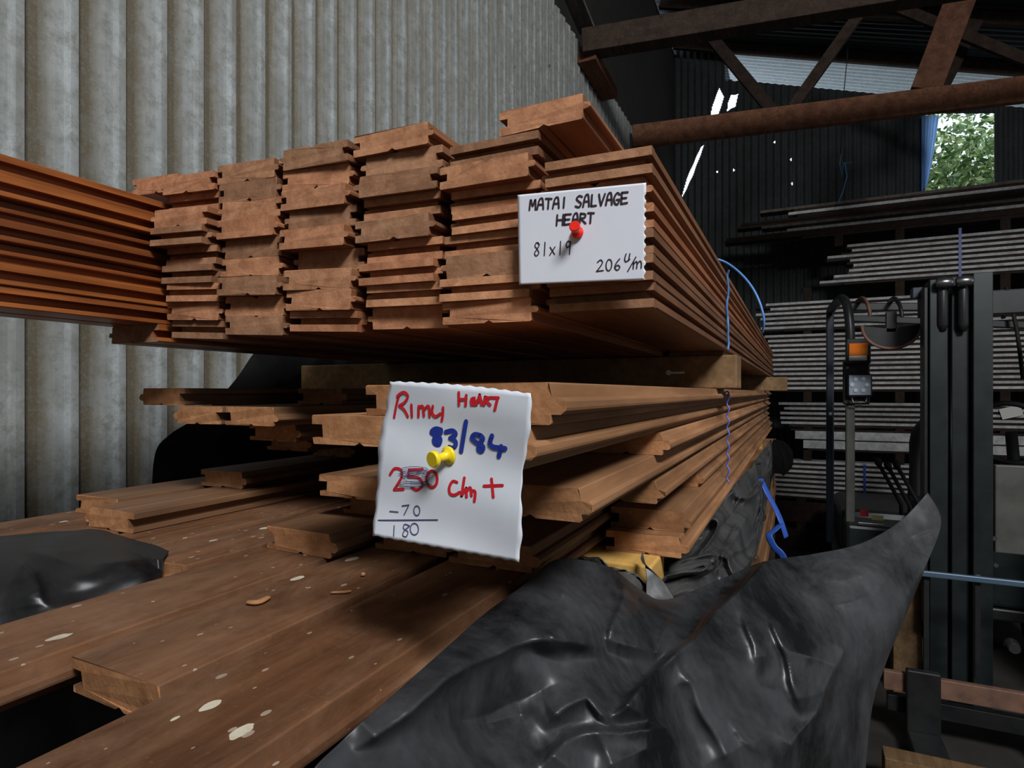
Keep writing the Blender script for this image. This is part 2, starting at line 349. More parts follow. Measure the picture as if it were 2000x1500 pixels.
# ------------------------------------------------------------------ tongue-and-groove board
def board(name, x0, y0, zb, W, th, y1, end='P', flip=False, upside=False, tilt=0, mats=('matai_side', 'matai_end'), label='', cat='board', group=None, t=.006, rough=.0012, big=False, gd=.007, gh=(.34, .66)):
    """zb: underside at the board's centre line; x0: left extreme; y0..y1 along the board."""
    L = y1-y0; hw = W/2; c = .0009
    g0, g1 = th*gh[0], th*gh[1]; t0, t1 = (th*.24, th*.64) if big else (th*.37, th*.63); cr_ = .0028 if big else .0014
    xb = hw-t
    prof = [(-hw+c, 0), (-.004, 0), (0, .0022), (.004, 0), (xb-c, 0), (xb, c), (xb, t0), (hw-cr_, t0), (hw-.0003, t0+cr_*.7), (hw, t0+cr_*1.2), (hw-.0003, t1-cr_*.7), (hw-cr_, t1), (xb, t1), (xb-(.0012 if big else 0), th-c), (xb-c-(.0012 if big else 0), th),
            (-hw+c, th), (-hw, th-c), (-hw, g1), (-hw+gd, g1), (-hw+gd, g0), (-hw, g0), (-hw, c)]
    if upside: prof = [(x, th-z) for x, z in prof][::-1]
    if flip: prof = [(-x, z) for x, z in prof][::-1]
    a, b2 = random.uniform(-.025, .025), random.uniform(-.06, .06)
    mb = MB(); e0 = .0075 if end == 'G' else 0
    def yend(x, z): return e0+a*x+b2*(z-th/2)+random.uniform(-rough, rough)*.35
    n = len(prof)
    segs = [None, .012, L*.33, L*.66, L]
    ph = random.uniform(0, 6)
    for sg in segs:
        for (x, z) in prof:
            y = yend(x, z) if sg is None else sg+e0
            if sg == L: y = L
            mb.v.append(Vector((x, y, z)))
    for i in range(len(segs)-1):
        for k in range(n):
            k2 = (k+1) % n
            mb.face([i*n+k, i*n+k2, (i+1)*n+k2, (i+1)*n+k], 0)
    mb.face(list(range(n))[::-1], 1); mb.face([(len(segs)-1)*n+k for k in range(n)], 1)
    if end == 'G':                      # end-matched: two lips with a slot between them
        lo, hi = (-xb if flip else -hw), (hw if flip else xb)
        for z0_, z1_ in ((0, g0), (g1, th)):
            q = len(mb.v)
            yy = [a*lo+b2*(z0_-th/2), a*hi+b2*(z0_-th/2), a*hi+b2*(z1_-th/2), a*lo+b2*(z1_-th/2)]
            for (xx, zz), y_ in zip(((lo, z0_), (hi, z0_), (hi, z1_), (lo, z1_)), yy): mb.v.append(Vector((xx, y_, zz)))
            for (xx, zz) in ((lo, z0_), (hi, z0_), (hi, z1_), (lo, z1_)): mb.v.append(Vector((xx, e0+.001+a*xx, zz)))
            mb.face([q, q+1, q+2, q+3], 1)
            for k in range(4): mb.face([q+k, q+4+k, q+4+(k+1) % 4, q+(k+1) % 4], 0)
    o = mb.build(name, mats)
    o.location = (x0+hw, y0, ZC+zb)
    o.rotation_euler = (0, math.radians(tilt), 0)     # positive: left edge up
    return tag(o, label, cat, group)

# ------------------------------------------------------------------ shed shell
def corr_profile(kind):
    if kind == 'trap': return [(0,0),(.26,0),(.36,.010),(.50,.0125),(.66,.0135),(.78,.0165),(.93,.0165),(.99,.001)]
    return [(k/8, .008*math.sin(2*math.pi*k/8)) for k in range(8)]
def inside(poly, x, z):
    ys = []
    for i in range(len(poly)):
        (x1, z1), (x2, z2) = poly[i], poly[(i+1) % len(poly)]
        if (x1 <= x) != (x2 <= x): ys.append(z1+(z2-z1)*(x-x1)/(x2-x1))
    ys.sort(); return [(ys[i], ys[i+1]) for i in range(0, len(ys)-1, 2)]
def corr_wall(name, mat, a0, a1, z0, ztop, place, kind, holes=()):
    """vertical corrugated sheet; place(a, h, z) -> point; holes are polygons in (a, z)."""
    prof = corr_profile(kind); st = []
    n0 = math.floor(a0/PER); n1 = math.ceil(a1/PER)
    for n_ in range(n0, n1+1):
        for fr, h in prof:
            a = (n_+fr)*PER
            if a0 <= a <= a1: st.append((a, h))
    mb = MB()
    for (a, h), (a2, h2) in zip(st[:-1], st[1:]):
        am = (a+a2)/2; iv = []
        for p in holes: iv += inside(p, am, 0)
        iv.sort(); z = z0; zt = ztop(am)
        for (q0, q1) in iv+[(zt, None)]:
            if q0 > z+.0005:
                mb.add([place(a,h,z), place(a2,h2,z), place(a2,h2,q0), place(a,h,q0)], [(0,1,2,3)])
            if q1 is not None: z = max(z, q1)
    return struct(mb.build(name, mat, recalc=False))
XW, YB, YF, XR = -1.06, 7.2, -3.2, 6.0
EAVE = 1.9
def roofz(x): return ZC+3.86-.325*(x+.69)
corr_wall('wall_left', 'wall_pale', YF, YB, 0, lambda a: ZC+EAVE, lambda a, h, z: (XW-.017+h, a-.023, z), 'trap')
lin = MB(); lin.box((XW-.30, YF, ZC+EAVE-.05), (XW-.24, YB, roofz(XW)))
struct(lin.build('trim_1', 'upper_lining'))
sh = MB(); sh.box((XW-.30, YF, ZC+EAVE-.06), (XW-.02, YB, ZC+EAVE-.002)); struct(sh.build('trim_2', 'dark_beam'))
def bw(u, v): p = PY(u, v, YB); return (p.x, p.z)
HOLES = [[bw(1806, 222), bw(1944, 222), bw(1944, 392), bw(1806, 392)],
         [bw(1405, 172), bw(1414, 190), bw(1398, 238), bw(1386, 236), bw(1392, 205)],
         [bw(1428, 186), bw(1442, 184), bw(1436, 208), bw(1420, 217), bw(1422, 200)],
         [bw(1369, 287), bw(1375, 284), bw(1352, 345), bw(1331, 389), bw(1341, 350)],
         [bw(1416, 157), bw(1422, 150), bw(1422, 158)], [bw(1430, 158), bw(1436, 149), bw(1442, 158)]]
for (u, v) in ((1513, 278), (1433, 332), (1401, 336), (1547, 359), (1545, 312)):
    HOLES.append([bw(u-2, v), bw(u, v-3), bw(u+2, v), bw(u, v+3)])
corr_wall('wall_back', 'wall_dark', XW-.3, XR, 0, lambda a: roofz(a)-(.31 if a > -.735 else .012), lambda a, h, z: (a, YB-h, z), 'sine', HOLES)
# roof: corrugations run down the slope; it overhangs the back wall
mb = MB(); st = []
n0, n1 = int(YF/PER)-1, int(7.95/PER)
for n_ in range(n0, n1+1):
    for k in range(6): st.append(((n_+k/6)*PER, .008*math.sin(2*math.pi*k/6)))
for (y, h), (y2, h2) in zip(st[:-1], st[1:]):
    mb.add([(XW-.35, y, roofz(XW-.35)+h), (XR+.1, y, roofz(XR+.1)+h), (XR+.1, y2, roofz(XR+.1)+h2), (XW-.35, y2, roofz(XW-.35)+h2)], [(0,1,2,3)])
struct(mb.build('ceiling', 'roof_iron', recalc=False))
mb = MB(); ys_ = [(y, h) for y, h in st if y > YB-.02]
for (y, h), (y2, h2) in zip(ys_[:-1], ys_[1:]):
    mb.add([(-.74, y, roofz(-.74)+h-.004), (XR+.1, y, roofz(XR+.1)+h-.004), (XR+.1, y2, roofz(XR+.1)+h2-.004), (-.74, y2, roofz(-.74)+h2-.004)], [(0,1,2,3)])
struct(mb.build('lit_roof_overhang', 'lit_roof_iron', recalc=False))  # overlay on the roof overhang, coloured pale as if lit from outside
mb = MB(); mb.box((-1.6, YF-.1, -.1), (XR+.1, YB+.02, 0)); struct(mb.build('floor', 'floor'))
mb = MB(); mb.box((-8, YB+.02, -.1), (XR+8, 22, -.002)); struct(mb.build('ground', 'ground'))
mb = MB(); mb.box((XR, YF, 0), (XR+.1, YB, roofz(XR))); struct(mb.build('wall_right', 'upper_lining'))
mb = MB(); mb.box((XW-.35, YF-.1, 0), (XR, YF, roofz(XW)))
struct(mb.build('wall_front', 'upper_lining'))
mb = MB()   # opening frame of the back window
(wx0, wz1), (wx1, wz0) = bw(1806, 222), bw(1944, 392)
mb.box((wx0-.05, YB+.012, wz0-.05), (wx0-.002, YB+.05, wz1+.05)); mb.box((wx1+.002, YB+.012, wz0-.05), (wx1+.05, YB+.05, wz1+.05))
mb.box((wx0-.05, YB+.012, wz1+.002), (wx1+.05, YB+.05, wz1+.05)); mb.box((wx0-.05, YB+.012, wz0-.05), (wx1+.05, YB+.05, wz0-.002))
struct(mb.build('window_1', 'dark_beam'))
mb = MB()   # bent corrugated clear sheet by the opening
rows = 8
for j in range(rows+1):
    t = j/rows
    for i in range(25):
        s_ = i/24
        u = 1800+(30*(1-t)**.7+4)*s_; v = 226+(378-226)*t
        p = PY(u, v, YB-.06+.10*s_); p.y += .012*math.sin(2*math.pi*s_*5)
        mb.v.append(p)
for j in range(rows):
    for i in range(24): mb.face([j*25+i, j*25+i+1, (j+1)*25+i+1, (j+1)*25+i], 0, True)
tag(mb.build('corrugated_sheet', 'clear_sheet', recalc=False, thick=.002), 'bent bluish corrugated sheet at the left edge of the back window opening', 'sheet')

# ------------------------------------------------------------------ roof timbers
def timber(name, p0, p1, w, h, mat, label, up=(0,0,1), cat='beam', group=None, bevel=.003):
    mb = MB(); mb.beam(p0, p1, w, h, up)
    return tag(mb.build(name, mat, loc=p0, bevel=bevel), label, cat, group)
def zplane(u, v, z):
    r = ray(u, v); return CAM+r*((z-ZC)/r.z)
pA, pB = PX(1236, 268, XW+.03), zplane(2060, 168, ZC+1.86)
pB = pB+(pB-pA).normalized()*2.6
timber('tie_beam', pA, pB, .05, .155, 'beam_wood', 'reddish timber tie beam crossing the shed below the back roof')
pC, pD = PX(1138, 88, XW+.03), zplane(1790, -20, ZC+1.93)
pD = pD+(pD-pC).normalized()*2.6
timber('roof_beam', pC, pD, .10, .125, 'dark_beam', 'dark heavy beam under the roof, running from the pale wall top to upper right')
web = lambda u, v, y: PY(u, v, y)
timber('roof_strut', web(1808, 176, 4.58), web(1886, -30, 4.58), .05, .17, 'beam_wood', 'wide reddish roof strut standing on the tie beam at upper right', up=(1,0,0))
timber('truss_web', web(1508, 216, 4.50), web(1380, 62, 4.50), .04, .075, 'dark_beam', 'dark diagonal brace leaning left above the tie beam', up=(1,0,0), cat='brace')
timber('truss_web', web(1548, 210, 4.52), web(1698, 0, 4.52), .04, .07, 'dark_beam', 'brown diagonal brace leaning right above the tie beam', up=(1,0,0), cat='brace')
timber('truss_web', web(1700, -6, 5.4), web(2030, 128, 5.4), .04, .075, 'dark_beam', 'long brace sloping down to the right at the top right corner', up=(1,0,0), cat='brace')
timber('truss_web', web(1840, 170, 5.6), web(1905, 40, 5.6), .04, .10, 'dark_beam', 'dark strut partly hidden behind the wide reddish roof strut', up=(1,0,0), cat='brace')
timber('knee_brace', PX(1146, 108, XW+.05), PX(1190, 186, XW+.05), .06, .10, 'beam_wood', 'short reddish brace at the top of the pale wall', up=(1,0,0), cat='brace')
timber('wall_plate', PX(1118, -10, XW+.04), PX(1148, 62, XW+.04), .02, .09, 'rack_grey', 'grey metal plate on the dark wall top beside the roof beam', up=(1,0,0), cat='plate')
for i, y in enumerate((5.3, 6.2, 7.0)):
    timber('purlin', (XW-.2, y, roofz(XW-.2)-.062), (XR-.1, y, roofz(XR-.1)-.062), .05, .10, 'dark_beam',
           ('dark purlin under the roof iron, nearest the viewer', 'dark purlin under the roof iron, in the middle', 'dark purlin under the roof iron, next to the back wall')[i], cat='purlin', group='roof purlins')
mb = MB(); mb.tube([PY(1660, -5, 6.0), PY(1655, 110, 6.05), PY(1648, 182, 6.1), PY(1642, 300, 6.2)], .004, 6)
tag(mb.build('hanging_wire', 'rubber'), 'thin dark wire hanging from the roof behind the tie beam', 'wire')
mb = MB()
mb.tube([PY(1644, 300, 6.22), PY(1640, 320, 6.22), PY(1644, 345, 6.22), PY(1648, 318, 6.22), PY(1664, 318, 6.22)], .010, 6, flat=.3)
mb.tube([PY(1650, 318, 6.22), PY(1654, 345, 6.24), PY(1646, 375, 6.22), PY(1636, 398, 6.20)], .018, 6, flat=.25)
tag(mb.build('blue_strap', 'blue_twine'), 'knotted blue strap hanging above the top rack pack in front of the back wall', 'strap')

# ------------------------------------------------------------------ upper stack
TU = .0195; WU = .087; ZU = .0555
cols = {  # x0 at bottom, lean per row (metres), tilt, [(end, front y, extra x)] from bottom to top
 'A': (-.6265, -.0010, 3.2, ['G','P','G','G','G','G','P','G','P']),
 'B': (-.5360, -.0011, 3.0, ['P','P','P','P','P','P','P','P','P']),
 'C': (-.4465, -.0012, 2.6, ['G','P','P','P','P','P','P','P','P']),
 'D': (-.3575, -.0006, 1.4, ['P','G','G','G','P','G','P','P','P']),
 'E': (-.2690, -.0000, .6, ['P','G','P','G','G','G','P','G']),
 'F': (-.1795, 0, .3, ['G','G','P','P','P','G']),
}
colname = {'A':'first','B':'second','C':'third','D':'fourth','E':'fifth','F':'last'}
ydev = {'A': [.008,.004,.0,-.002,.0,-.012,-.01,.006,.0], 'D': [.012,.004,0,.006,0,.004,-.002,.004,.0], 'C': [.006,.0,.0,.010,-.004,.004,.0,.004,.0], 'F': [.004,-.002,.002,.002,.0,-.006]}
xdev = {'C': {3: .003, 8: -.001, 4: -.001}, 'A': {6: -.001, 5: -.001, 0: .001}, 'B': {8: -.001, 1: .0}, 'D': {8: -.002, 7: .003, 4: -.003}, 'E': {4: .003, 0: .001}, 'F': {}}
for cn, (cx, lean, tilt, ends) in cols.items():
    N = len(ends); ta = math.radians(tilt); TU = {'E': .0186, 'F': .0187}.get(cn, .0193); ZUc = ZU+(.006 if cn == 'F' else 0)
    for k, e in enumerate(ends):
        xd = xdev.get(cn, {}).get(k, random.uniform(-.0006, .0006))
        # parallel tilted boards: slide along their own plane, spaced by thickness along the normal
        sx = lean*k+xd-k*TU*math.sin(ta)
        xx = cx+k*TU*math.sin(ta)+sx
        zz = ZUc+WU/2*math.sin(ta)+k*TU*math.cos(ta)-sx*math.tan(ta)+k*.00012
        yd = ydev[cn][k] if cn in ydev else random.uniform(-.005, .006)
        look = {'P': 'board with plain sawn end', 'G': 'board with slotted end'}[e]
        r = N-1-k
        lab = f'{look}, {ORD[r]} {"board" if r == 0 else "from top"} in {colname[cn]} end-on column of the upper stack'
        board('floorboard', xx, .43+yd, zz, WU, TU, 2.86+random.uniform(-.05, .08), e, flip=random.random() < .5,
              upside=(random.random() < .35), tilt=tilt, label=lab, group='floorboards in the upper stack')
# loose board on top (right) and one on top (far left)
board('floorboard', -.2165, .432, ZU+8*.0186+.0022, .077, .0195, 2.8, 'P', flip=False, label='single reddish board lying on top of the upper stack above the white card', t=.006)
# left column that juts out towards the viewer
ZL = -.7240
for k in range(8):
    y0 = .43 if k == 0 else random.uniform(-.22, -.12)
    lab = ('shaded bottom board of the leftmost column, ending flush with the stack' if k == 0 else
           f'long oiled board jutting towards viewer at left, {ORD[7-k]} of the seven' if k < 7 else 'topmost long oiled board jutting towards viewer at left, dark edged')
    board('floorboard', ZL+[0,-.001,.0015,-.004,.001,-.006,.0015,-.003][k], y0, ZU+.0005+k*.0196, .087, .0195, 2.8, 'P', flip=(k not in (3, 5)), upside=(k == 5), gd=.010, gh=(.25, .66), mats=('oiled_side', 'matai_end'), label=lab, group='long boards jutting out at left')
board('floorboard', ZL, .50, ZU+.0005+8*.0196+.0002, .087, .0190, 2.8, 'P', label='shaded board just under the topmost board of the leftmost column')
for pk, (py, pd) in enumerate(((.936, .075), (2.39, .06))):
    mb = MB(); mb.box((-.178, py+.004, ZC+.0553), (-.098, py+pd-.004, ZC+.0613)); tag(mb.build('packer', 'bearer_wood'), ('thin packing strip between the thick nearest bearer and the last column', 'thin packing strip on the far bearer under the last column')[pk], 'packer')
board('floorboard', ZL-.002, .458, ZU+.0005+8*.0196+.0195+.0026, .088, .0195, 2.8, 'P', tilt=3, label='board on top of the leftmost column, its end just above the jutting boards')

# bearers between the packs
def bearer(x0, x1, y, ztop, d, h, label, mat='bearer_wood'):
    mb = MB(); mb.box((x0, y, ZC+ztop-h), (x1, y+d, ZC+ztop))
    return tag(mb.build('bearer', mat, loc=(x0, y, ZC+ztop-h), bevel=.002), label, 'bearer')
bearer(-.93, -.079, .936, .0552, .075, .0498, 'thick square bearer with a white mark between upper and lower packs, nearest viewer')
bearer(-.93, -.030, 2.39, .0552, .06, .0498, 'lighter far bearer sticking out to the right between the packs')
mb = MB()
mb.lathe((-.178, .9358, ZC+.030), (0,-1,0), [(0, .0042), (.0003, .0036)], 12)
mb.ribbon([(-.176, .9357, ZC+.030), (-.166, .9357, ZC+.0296), (-.155, .9357, ZC+.030)], .003, (0,-1,0))
o = bpy.data.objects[[o.name for o in bpy.data.objects if o.name.startswith('bearer')][0]]
q = mb.build('paint_mark', 'label_white', parent=o)

# ------------------------------------------------------------------ lower pack
TL = .021; WL = .083; Z0 = .0052
def ztop(r): return Z0-(r-1)*TL
LOW = [ # row, x0, y0, end, label
 (1, -.748, .481, 'board with pale end sticking out at the top left of the lower pack'),
 (1, -.602, .600, 'shaded board end under the left end of the thick bearer'),
 (1, -.470, .900, 'top-row board in deep shade under the upper stack, left of middle'),
 (1, -.372, .800, 'top-row board in deep shade behind the handwritten paper sheet, left'),
 (1, -.268, .330, 'top-row board end touching the upper left corner of the paper sheet'),
 (1, -.182, .268, 'topmost right-hand board of the lower pack, running behind the paper sheet'),
 (2, -.668, .470, 'left of two neighbouring pale board ends in the second row of lower pack'),
 (2, -.5835, .472, 'right of two neighbouring pale board ends in the second row of lower pack'),
 (2, -.470, .820, 'second-row board in deep shade left of the paper sheet'),
 (2, -.312, .325, 'split-ended board just left of the paper sheet, second row'),
 (2, -.192, .2555, 'board that the paper sheet is pinned to, rough tongue along its right side'),
 (3, -.600, .520, 'third-row board end in shade under the two neighbouring pale ends'),
 (3, -.460, .640, 'third-row board in deep shade left of the paper sheet'),
 (3, -.330, .640, 'third-row board in deep shade behind the paper sheet'),
 (3, -.1865, .555, 'short-looking board with lit end, right side, third row of lower pack'),
 (4, -.660, .600, 'fourth-row board end in shade at the left of the lower pack'),
 (4, -.540, .760, 'fourth-row board deep in shade between the left boards and paper'),
 (4, -.430, .700, 'fourth-row board in deep shade above the rough-ended boards'),
 (4, -.320, .660, 'fourth-row board hidden behind the lower half of the paper sheet'),
 (4, -.193, .345, 'big board with rough sawn end right of the paper sheet'),
 (5, -.690, .720, 'fifth-row board at the far left in shade'),
 (5, -.540, .780, 'fifth-row board in shade left of the rough-ended boards'),
 (5, -.417, .444, 'upper of two rough-ended boards touching the left edge of the paper'),
 (5, -.300, .640, 'fifth-row board deep behind the paper sheet'),
 (5, -.1885, .538, 'board with a slanting lit end below the big rough sawn board'),
 (6, -.700, .530, 'short rough-ended board lying on the two left pale boards'),
 (6, -.540, .660, 'sixth-row board in shade right of the short rough-ended board'),
 (6, -.410, .470, 'lower of two rough-ended boards touching the left edge of the paper'),
 (6, -.300, .720, 'sixth-row board deep behind the bottom of the paper sheet'),
 (6, -.1890, .790, 'board with small lit end far along the right side, sixth row'),
 (7, -.770, .420, 'outermost left board resting on the lowest row beside the wall'),
 (7, -.683, .380, 'pale grooved board on the left with open slot facing right'),
 (7, -.550, .900, 'seventh-row board deep in the dark gap at left'),
 (7, -.434, .395, 'stubby thick tongue-edged board resting on the front boards'),
 (7, -.347, .440, 'board end peeping out below the paper sheet, left one'),
 (7, -.2625, .430, 'board end peeping out below the paper sheet, right one'),
 (7, -.178, .620, 'upper of two stacked square ends above the bunched black plastic'),
 (8, -.785, .100, 'lowest-row board at the far left edge beside the wall'),
 (8, -.700, .080, 'lowest-row board second from the wall, running under the black plastic'),
 (8, -.614, .330, 'lowest-row board ending under the black plastic at left'),
 (8, -.527, .330, 'board with worn end just right of the black plastic at left'),
 (8, -.440, -.06, 'left of the three long front boards, with white paint flecks'),
 (8, -.354, .190, 'middle of the three long front boards, ending short with grooved end'),
 (8, -.268, -.16, 'right of the three long front boards, reaching past the bottom edge'),
 (8, -.178, .600, 'lower of two stacked square ends above the bunched black plastic'),
]
for (r, x0, y0, lab) in LOW:
    front = r == 8 and x0 < -.2
    fl = lab.startswith(('board with pale end', 'middle', 'pale grooved', 'left of two')) or (r == 8 and x0 == -.268 and False)
    if 'grooved' in lab: fl = True
    if lab.startswith('middle'): fl = False
    board('rimu_board', x0+random.uniform(0, .0008), y0, ztop(r)-TL, WL, TL-.0003, 2.86+random.uniform(-.06, .06), 'P', flip=fl, upside=False,
          mats=('rimu_front' if front else 'rimu_dark' if (r >= 4 and x0 < -.22) or x0 < -.4 else 'rimu_side', 'rimu_end'), label=lab, group='boards in the lower pack', rough=.0022, big=True, t=.0075, gd=.009, gh=(.22, .68))
ZB8 = ztop(8)-TL
bearer(-.80, -.122, .560, ZB8, .06, .040, 'short yellow pine bearer end peeping between the black plastic folds', 'yellow_pine')
bearer(-.80, -.110, 2.30, ZB8, .06, .040, 'far yellow pine bearer under the lower pack', 'yellow_pine')

# timber pack under that, seen beyond the bunched plastic
zt = ZB8-.040
for k in range(7):
    mb = MB(); z1 = zt-k*.0465; mb.box((-.60+.01*(k % 2), 1.50+.012*(k % 3), ZC+z1-.046), (-.080-.004*(k % 2), 2.85, ZC+z1))
    tag(mb.build('plank', 'rimu_side', loc=(-.33, 1.3, ZC+z1-.046), bevel=.003),
        f'wide light plank in the bottom pack beyond the bunched plastic, {ORD[k] + (" one" if k == 0 else " from top")}', 'plank', 'planks in the bottom pack')
zbot = ZC+zt-7*.0465
for i, y in enumerate((1.6, 2.6)):
    mb = MB(); mb.box((-.58, y, 0), (-.08, y+.12, zbot)); tag(mb.build('bearer', 'dark_beam', bevel=.003), ('heavy block under the bottom pack, nearer one', 'heavy block under the bottom pack, farther one')[i], 'bearer')

# ------------------------------------------------------------------ draped plastic
def cr(p0, p1, p2, p3, t):
    return .5*((2*p1)+(-p0+p2)*t+(2*p0-5*p1+4*p2-p3)*t*t+(-p0+3*p1-3*p2+p3)*t*t*t)
def spline(vals, n):
    out = []; m_ = len(vals)-1
    for i in range(n):
        s_ = i/(n-1)*m_; k = min(int(s_), m_-1); t = s_-k
        g = lambda j: vals[max(0, min(m_, j))]
        out.append(cr(g(k-1), g(k), g(k+1), g(k+2), t))
    return out
def sheet(name, grid, nu, nv, ridges=(), amp=.004, nsc=14, mat='black_plastic', fold=None, seed=0, thick=.0008, cut=None, crease=0, clamp=None):
    """grid rows of (u, v, depth) anchors; ridges: (polyline in the same frame, width, height)."""
    G = [[Vector(p) for p in row] for row in grid]
    rows = [spline(r, nu) for r in G]
    colsn = [spline([rows[j][i] for j in range(len(rows))], nv) for i in range(nu)]
    mb = MB(); off = Vector((seed*7.3, seed*3.1, seed*1.7))
    for j in range(nv):
        for i in range(nu):
            q = colsn[i][j]; p = PD(q.x, q.y, q.z)
            h = 0
            n1 = noise.fractal((p+off)*nsc, .9, 2.1, 4)
            n2 = 1-abs(noise.noise((p+off)*nsc*1.7))*2
            h += amp*(n1*.4+.5*n2)+crease*(1-2.2*abs(noise.noise((p+off)*6.5)))+crease*.4*(1-2.2*abs(noise.noise((p+off)*15+Vector((3, 1, 4)))))
            wx_ = noise.noise(Vector((q.x*.012, q.y*.012, seed)))*12; wy_ = noise.noise(Vector((q.x*.012, q.y*.012, seed+7)))*12
            for (poly, w, a, ws) in ridges:
                best = 1e9; sd_ = 1; tt_ = 0; acc = 0; tot_ = sum(math.hypot(b2[0]-b1[0], b2[1]-b1[1]) for b1, b2 in zip(poly[:-1], poly[1:])); qx, qy = q.x+wx_, q.y+wy_
                for (x1, y1), (x2, y2) in zip(poly[:-1], poly[1:]):
                    dx, dy = x2-x1, y2-y1; t = max(0, min(1, ((qx-x1)*dx+(qy-y1)*dy)/(dx*dx+dy*dy)))
                    dd_ = math.hypot(qx-x1-t*dx, qy-y1-t*dy)
                    sl_ = math.hypot(dx, dy)
                    if dd_ < best: best = dd_; sd_ = dx*(qy-y1)-dy*(qx-x1); tt_ = acc+t*sl_
                    acc += sl_
                # steep on the right-hand side of the line, gentle on the other, fading out at its two ends
                wd = ws if sd_ > 0 else w
                if best < wd*5: h += a*math.exp(-(best/wd)**1.15)*min(1, min(tt_, tot_-tt_)/min(50, tot_*.3))**1.5 if 0 < tt_ < tot_ else 0
            if fold: h += fold(q, i/(nu-1), j/(nv-1))
            edge = 1
            pp = p-(p-CAM).normalized()*h*edge
            mb.v.append(clamp(pp) if clamp else pp)
    for j in range(nv-1):
        for i in range(nu-1):
            if cut and cut(colsn[i][j]): continue
            mb.face([j*nu+i, j*nu+i+1, (j+1)*nu+i+1, (j+1)*nu+i], 0, True)
    return mb.build(name, mat, recalc=False, thick=thick)
FG = [
 [(1035,1135,.445),(1075,1098,.47),(1120,1092,.49),(1190,1108,.50),(1248,1150,.51),(1300,1172,.52),(1400,1135,.55),(1490,1098,.58),(1590,1082,.61),(1680,1062,.64),(1755,1020,.68),(1812,962,.71)],
 [(940,1205,.375),(1010,1185,.40),(1090,1175,.43),(1180,1185,.45),(1260,1215,.47),(1330,1225,.48),(1410,1210,.51),(1500,1170,.54),(1600,1150,.57),(1700,1120,.60),(1780,1080,.65),(1838,1020,.69)],
 [(850,1285,.325),(940,1280,.345),(1040,1275,.37),(1140,1275,.40),(1230,1300,.42),(1310,1305,.44),(1400,1290,.47),(1500,1255,.50),(1600,1230,.53),(1690,1205,.56),(1760,1170,.60),(1806,1110,.64)],
 [(760,1365,.285),(860,1370,.305),(970,1365,.335),(1090,1360,.365),(1190,1375,.385),(1280,1380,.41),(1380,1370,.44),(1480,1345,.47),(1580,1310,.50),(1665,1290,.53),(1730,1255,.57),(1765,1210,.61)],
 [(670,1445,.252),(780,1455,.275),(900,1455,.305),(1030,1450,.335),(1140,1455,.36),(1240,1460,.385),(1350,1455,.415),(1450,1430,.445),(1550,1400,.475),(1630,1370,.505),(1690,1340,.545),(1728,1300,.58)],
 [(590,1540,.232),(720,1545,.25),(850,1550,.28),(990,1545,.31),(1110,1545,.335),(1210,1545,.36),(1320,1540,.39),(1430,1530,.42),(1530,1500,.45),(1600,1470,.48),(1660,1440,.52),(1700,1400,.555)],
 [(520,1760,.24),(660,1760,.25),(800,1760,.27),(950,1760,.295),(1080,1760,.32),(1190,1760,.345),(1300,1760,.375),(1410,1760,.41),(1500,1740,.44),(1570,1720,.47),(1630,1690,.51),(1680,1640,.545)],
]
RID = [
 ([(1060,1290),(1100,1200),(1130,1120)], 90, .022, 90),
 ([(1230,1300),(1250,1230),(1235,1170)], 60, .018, 50),
 ([(1560,1330),(1600,1230),(1640,1120)], 120, .010, 120),
 ([(1150,1520),(1260,1470),(1360,1440)], 90, .018, 60),
 ([(900,1420),(1000,1400),(1060,1380)], 60, -.014, 60),
 # (line, gentle side width, height, steep side width)
 ([(760,1420),(900,1310),(1010,1220),(1045,1150)], 30, .004, 20),
 ([(1215,1130),(1205,1200),(1185,1275)], 60, .012, 9),
 ([(1178,1255),(1160,1210),(1138,1150)], 26, .006, 9),
 ([(690,1470),(820,1372),(920,1305),(1000,1262),(1100,1252),(1185,1272)], 55, .016, 13),
 ([(1530,1060),(1490,1100),(1400,1200),(1310,1288),(1235,1360),(1190,1400)], 60, .024, 7),
 ([(1318,1285),(1372,1385),(1440,1520)], 70, .016, 16),
 ([(1520,1500),(1590,1390),(1668,1225)], 60, .010, 12),
 ([(1050,1425),(1145,1362),(1210,1430)], 40, .013, 10),
 ([(1320,1428),(1180,1428),(1100,1448),(1050,1510)], 70, .014, 9),
 ([(1495,1175),(1535,1280),(1565,1410)], 60, .009, 8),
 ([(1440,1180),(1470,1260),(1480,1330)], 40, .006, 7),
 ([(1340,1190),(1300,1240),(1270,1290)], 40, .006, 7),
 ([(1700,1172),(1630,1180)], 12, .005, 4),
 ([(1775,1052),(1838,1026)], 14, .005, 5),
 ([(1690,1195),(1740,1120),(1795,1035)], 40, .006, 14),
 ([(1590,1110),(1650,1130),(1720,1120)], 50, .005, 14),
 ([(1100,1330),(980,1375),(860,1430)], 60, -.010, 40),
 ([(1090,1180),(1110,1150),(1120,1110)], 36, .006, 12),
 ([(1420,1400),(1450,1450),(1500,1480)], 40, .006, 8),
 ([(1260,1215),(1245,1180),(1250,1150)], 30, .006, 8),
]
o = sheet('plastic_sheet', FG, 300, 190, RID, .0012, 22, 'black_plastic', seed=1, crease=.0034)
tag(o, 'large glossy black plastic sheet draped in the right foreground, one corner pulled up', 'plastic sheet')
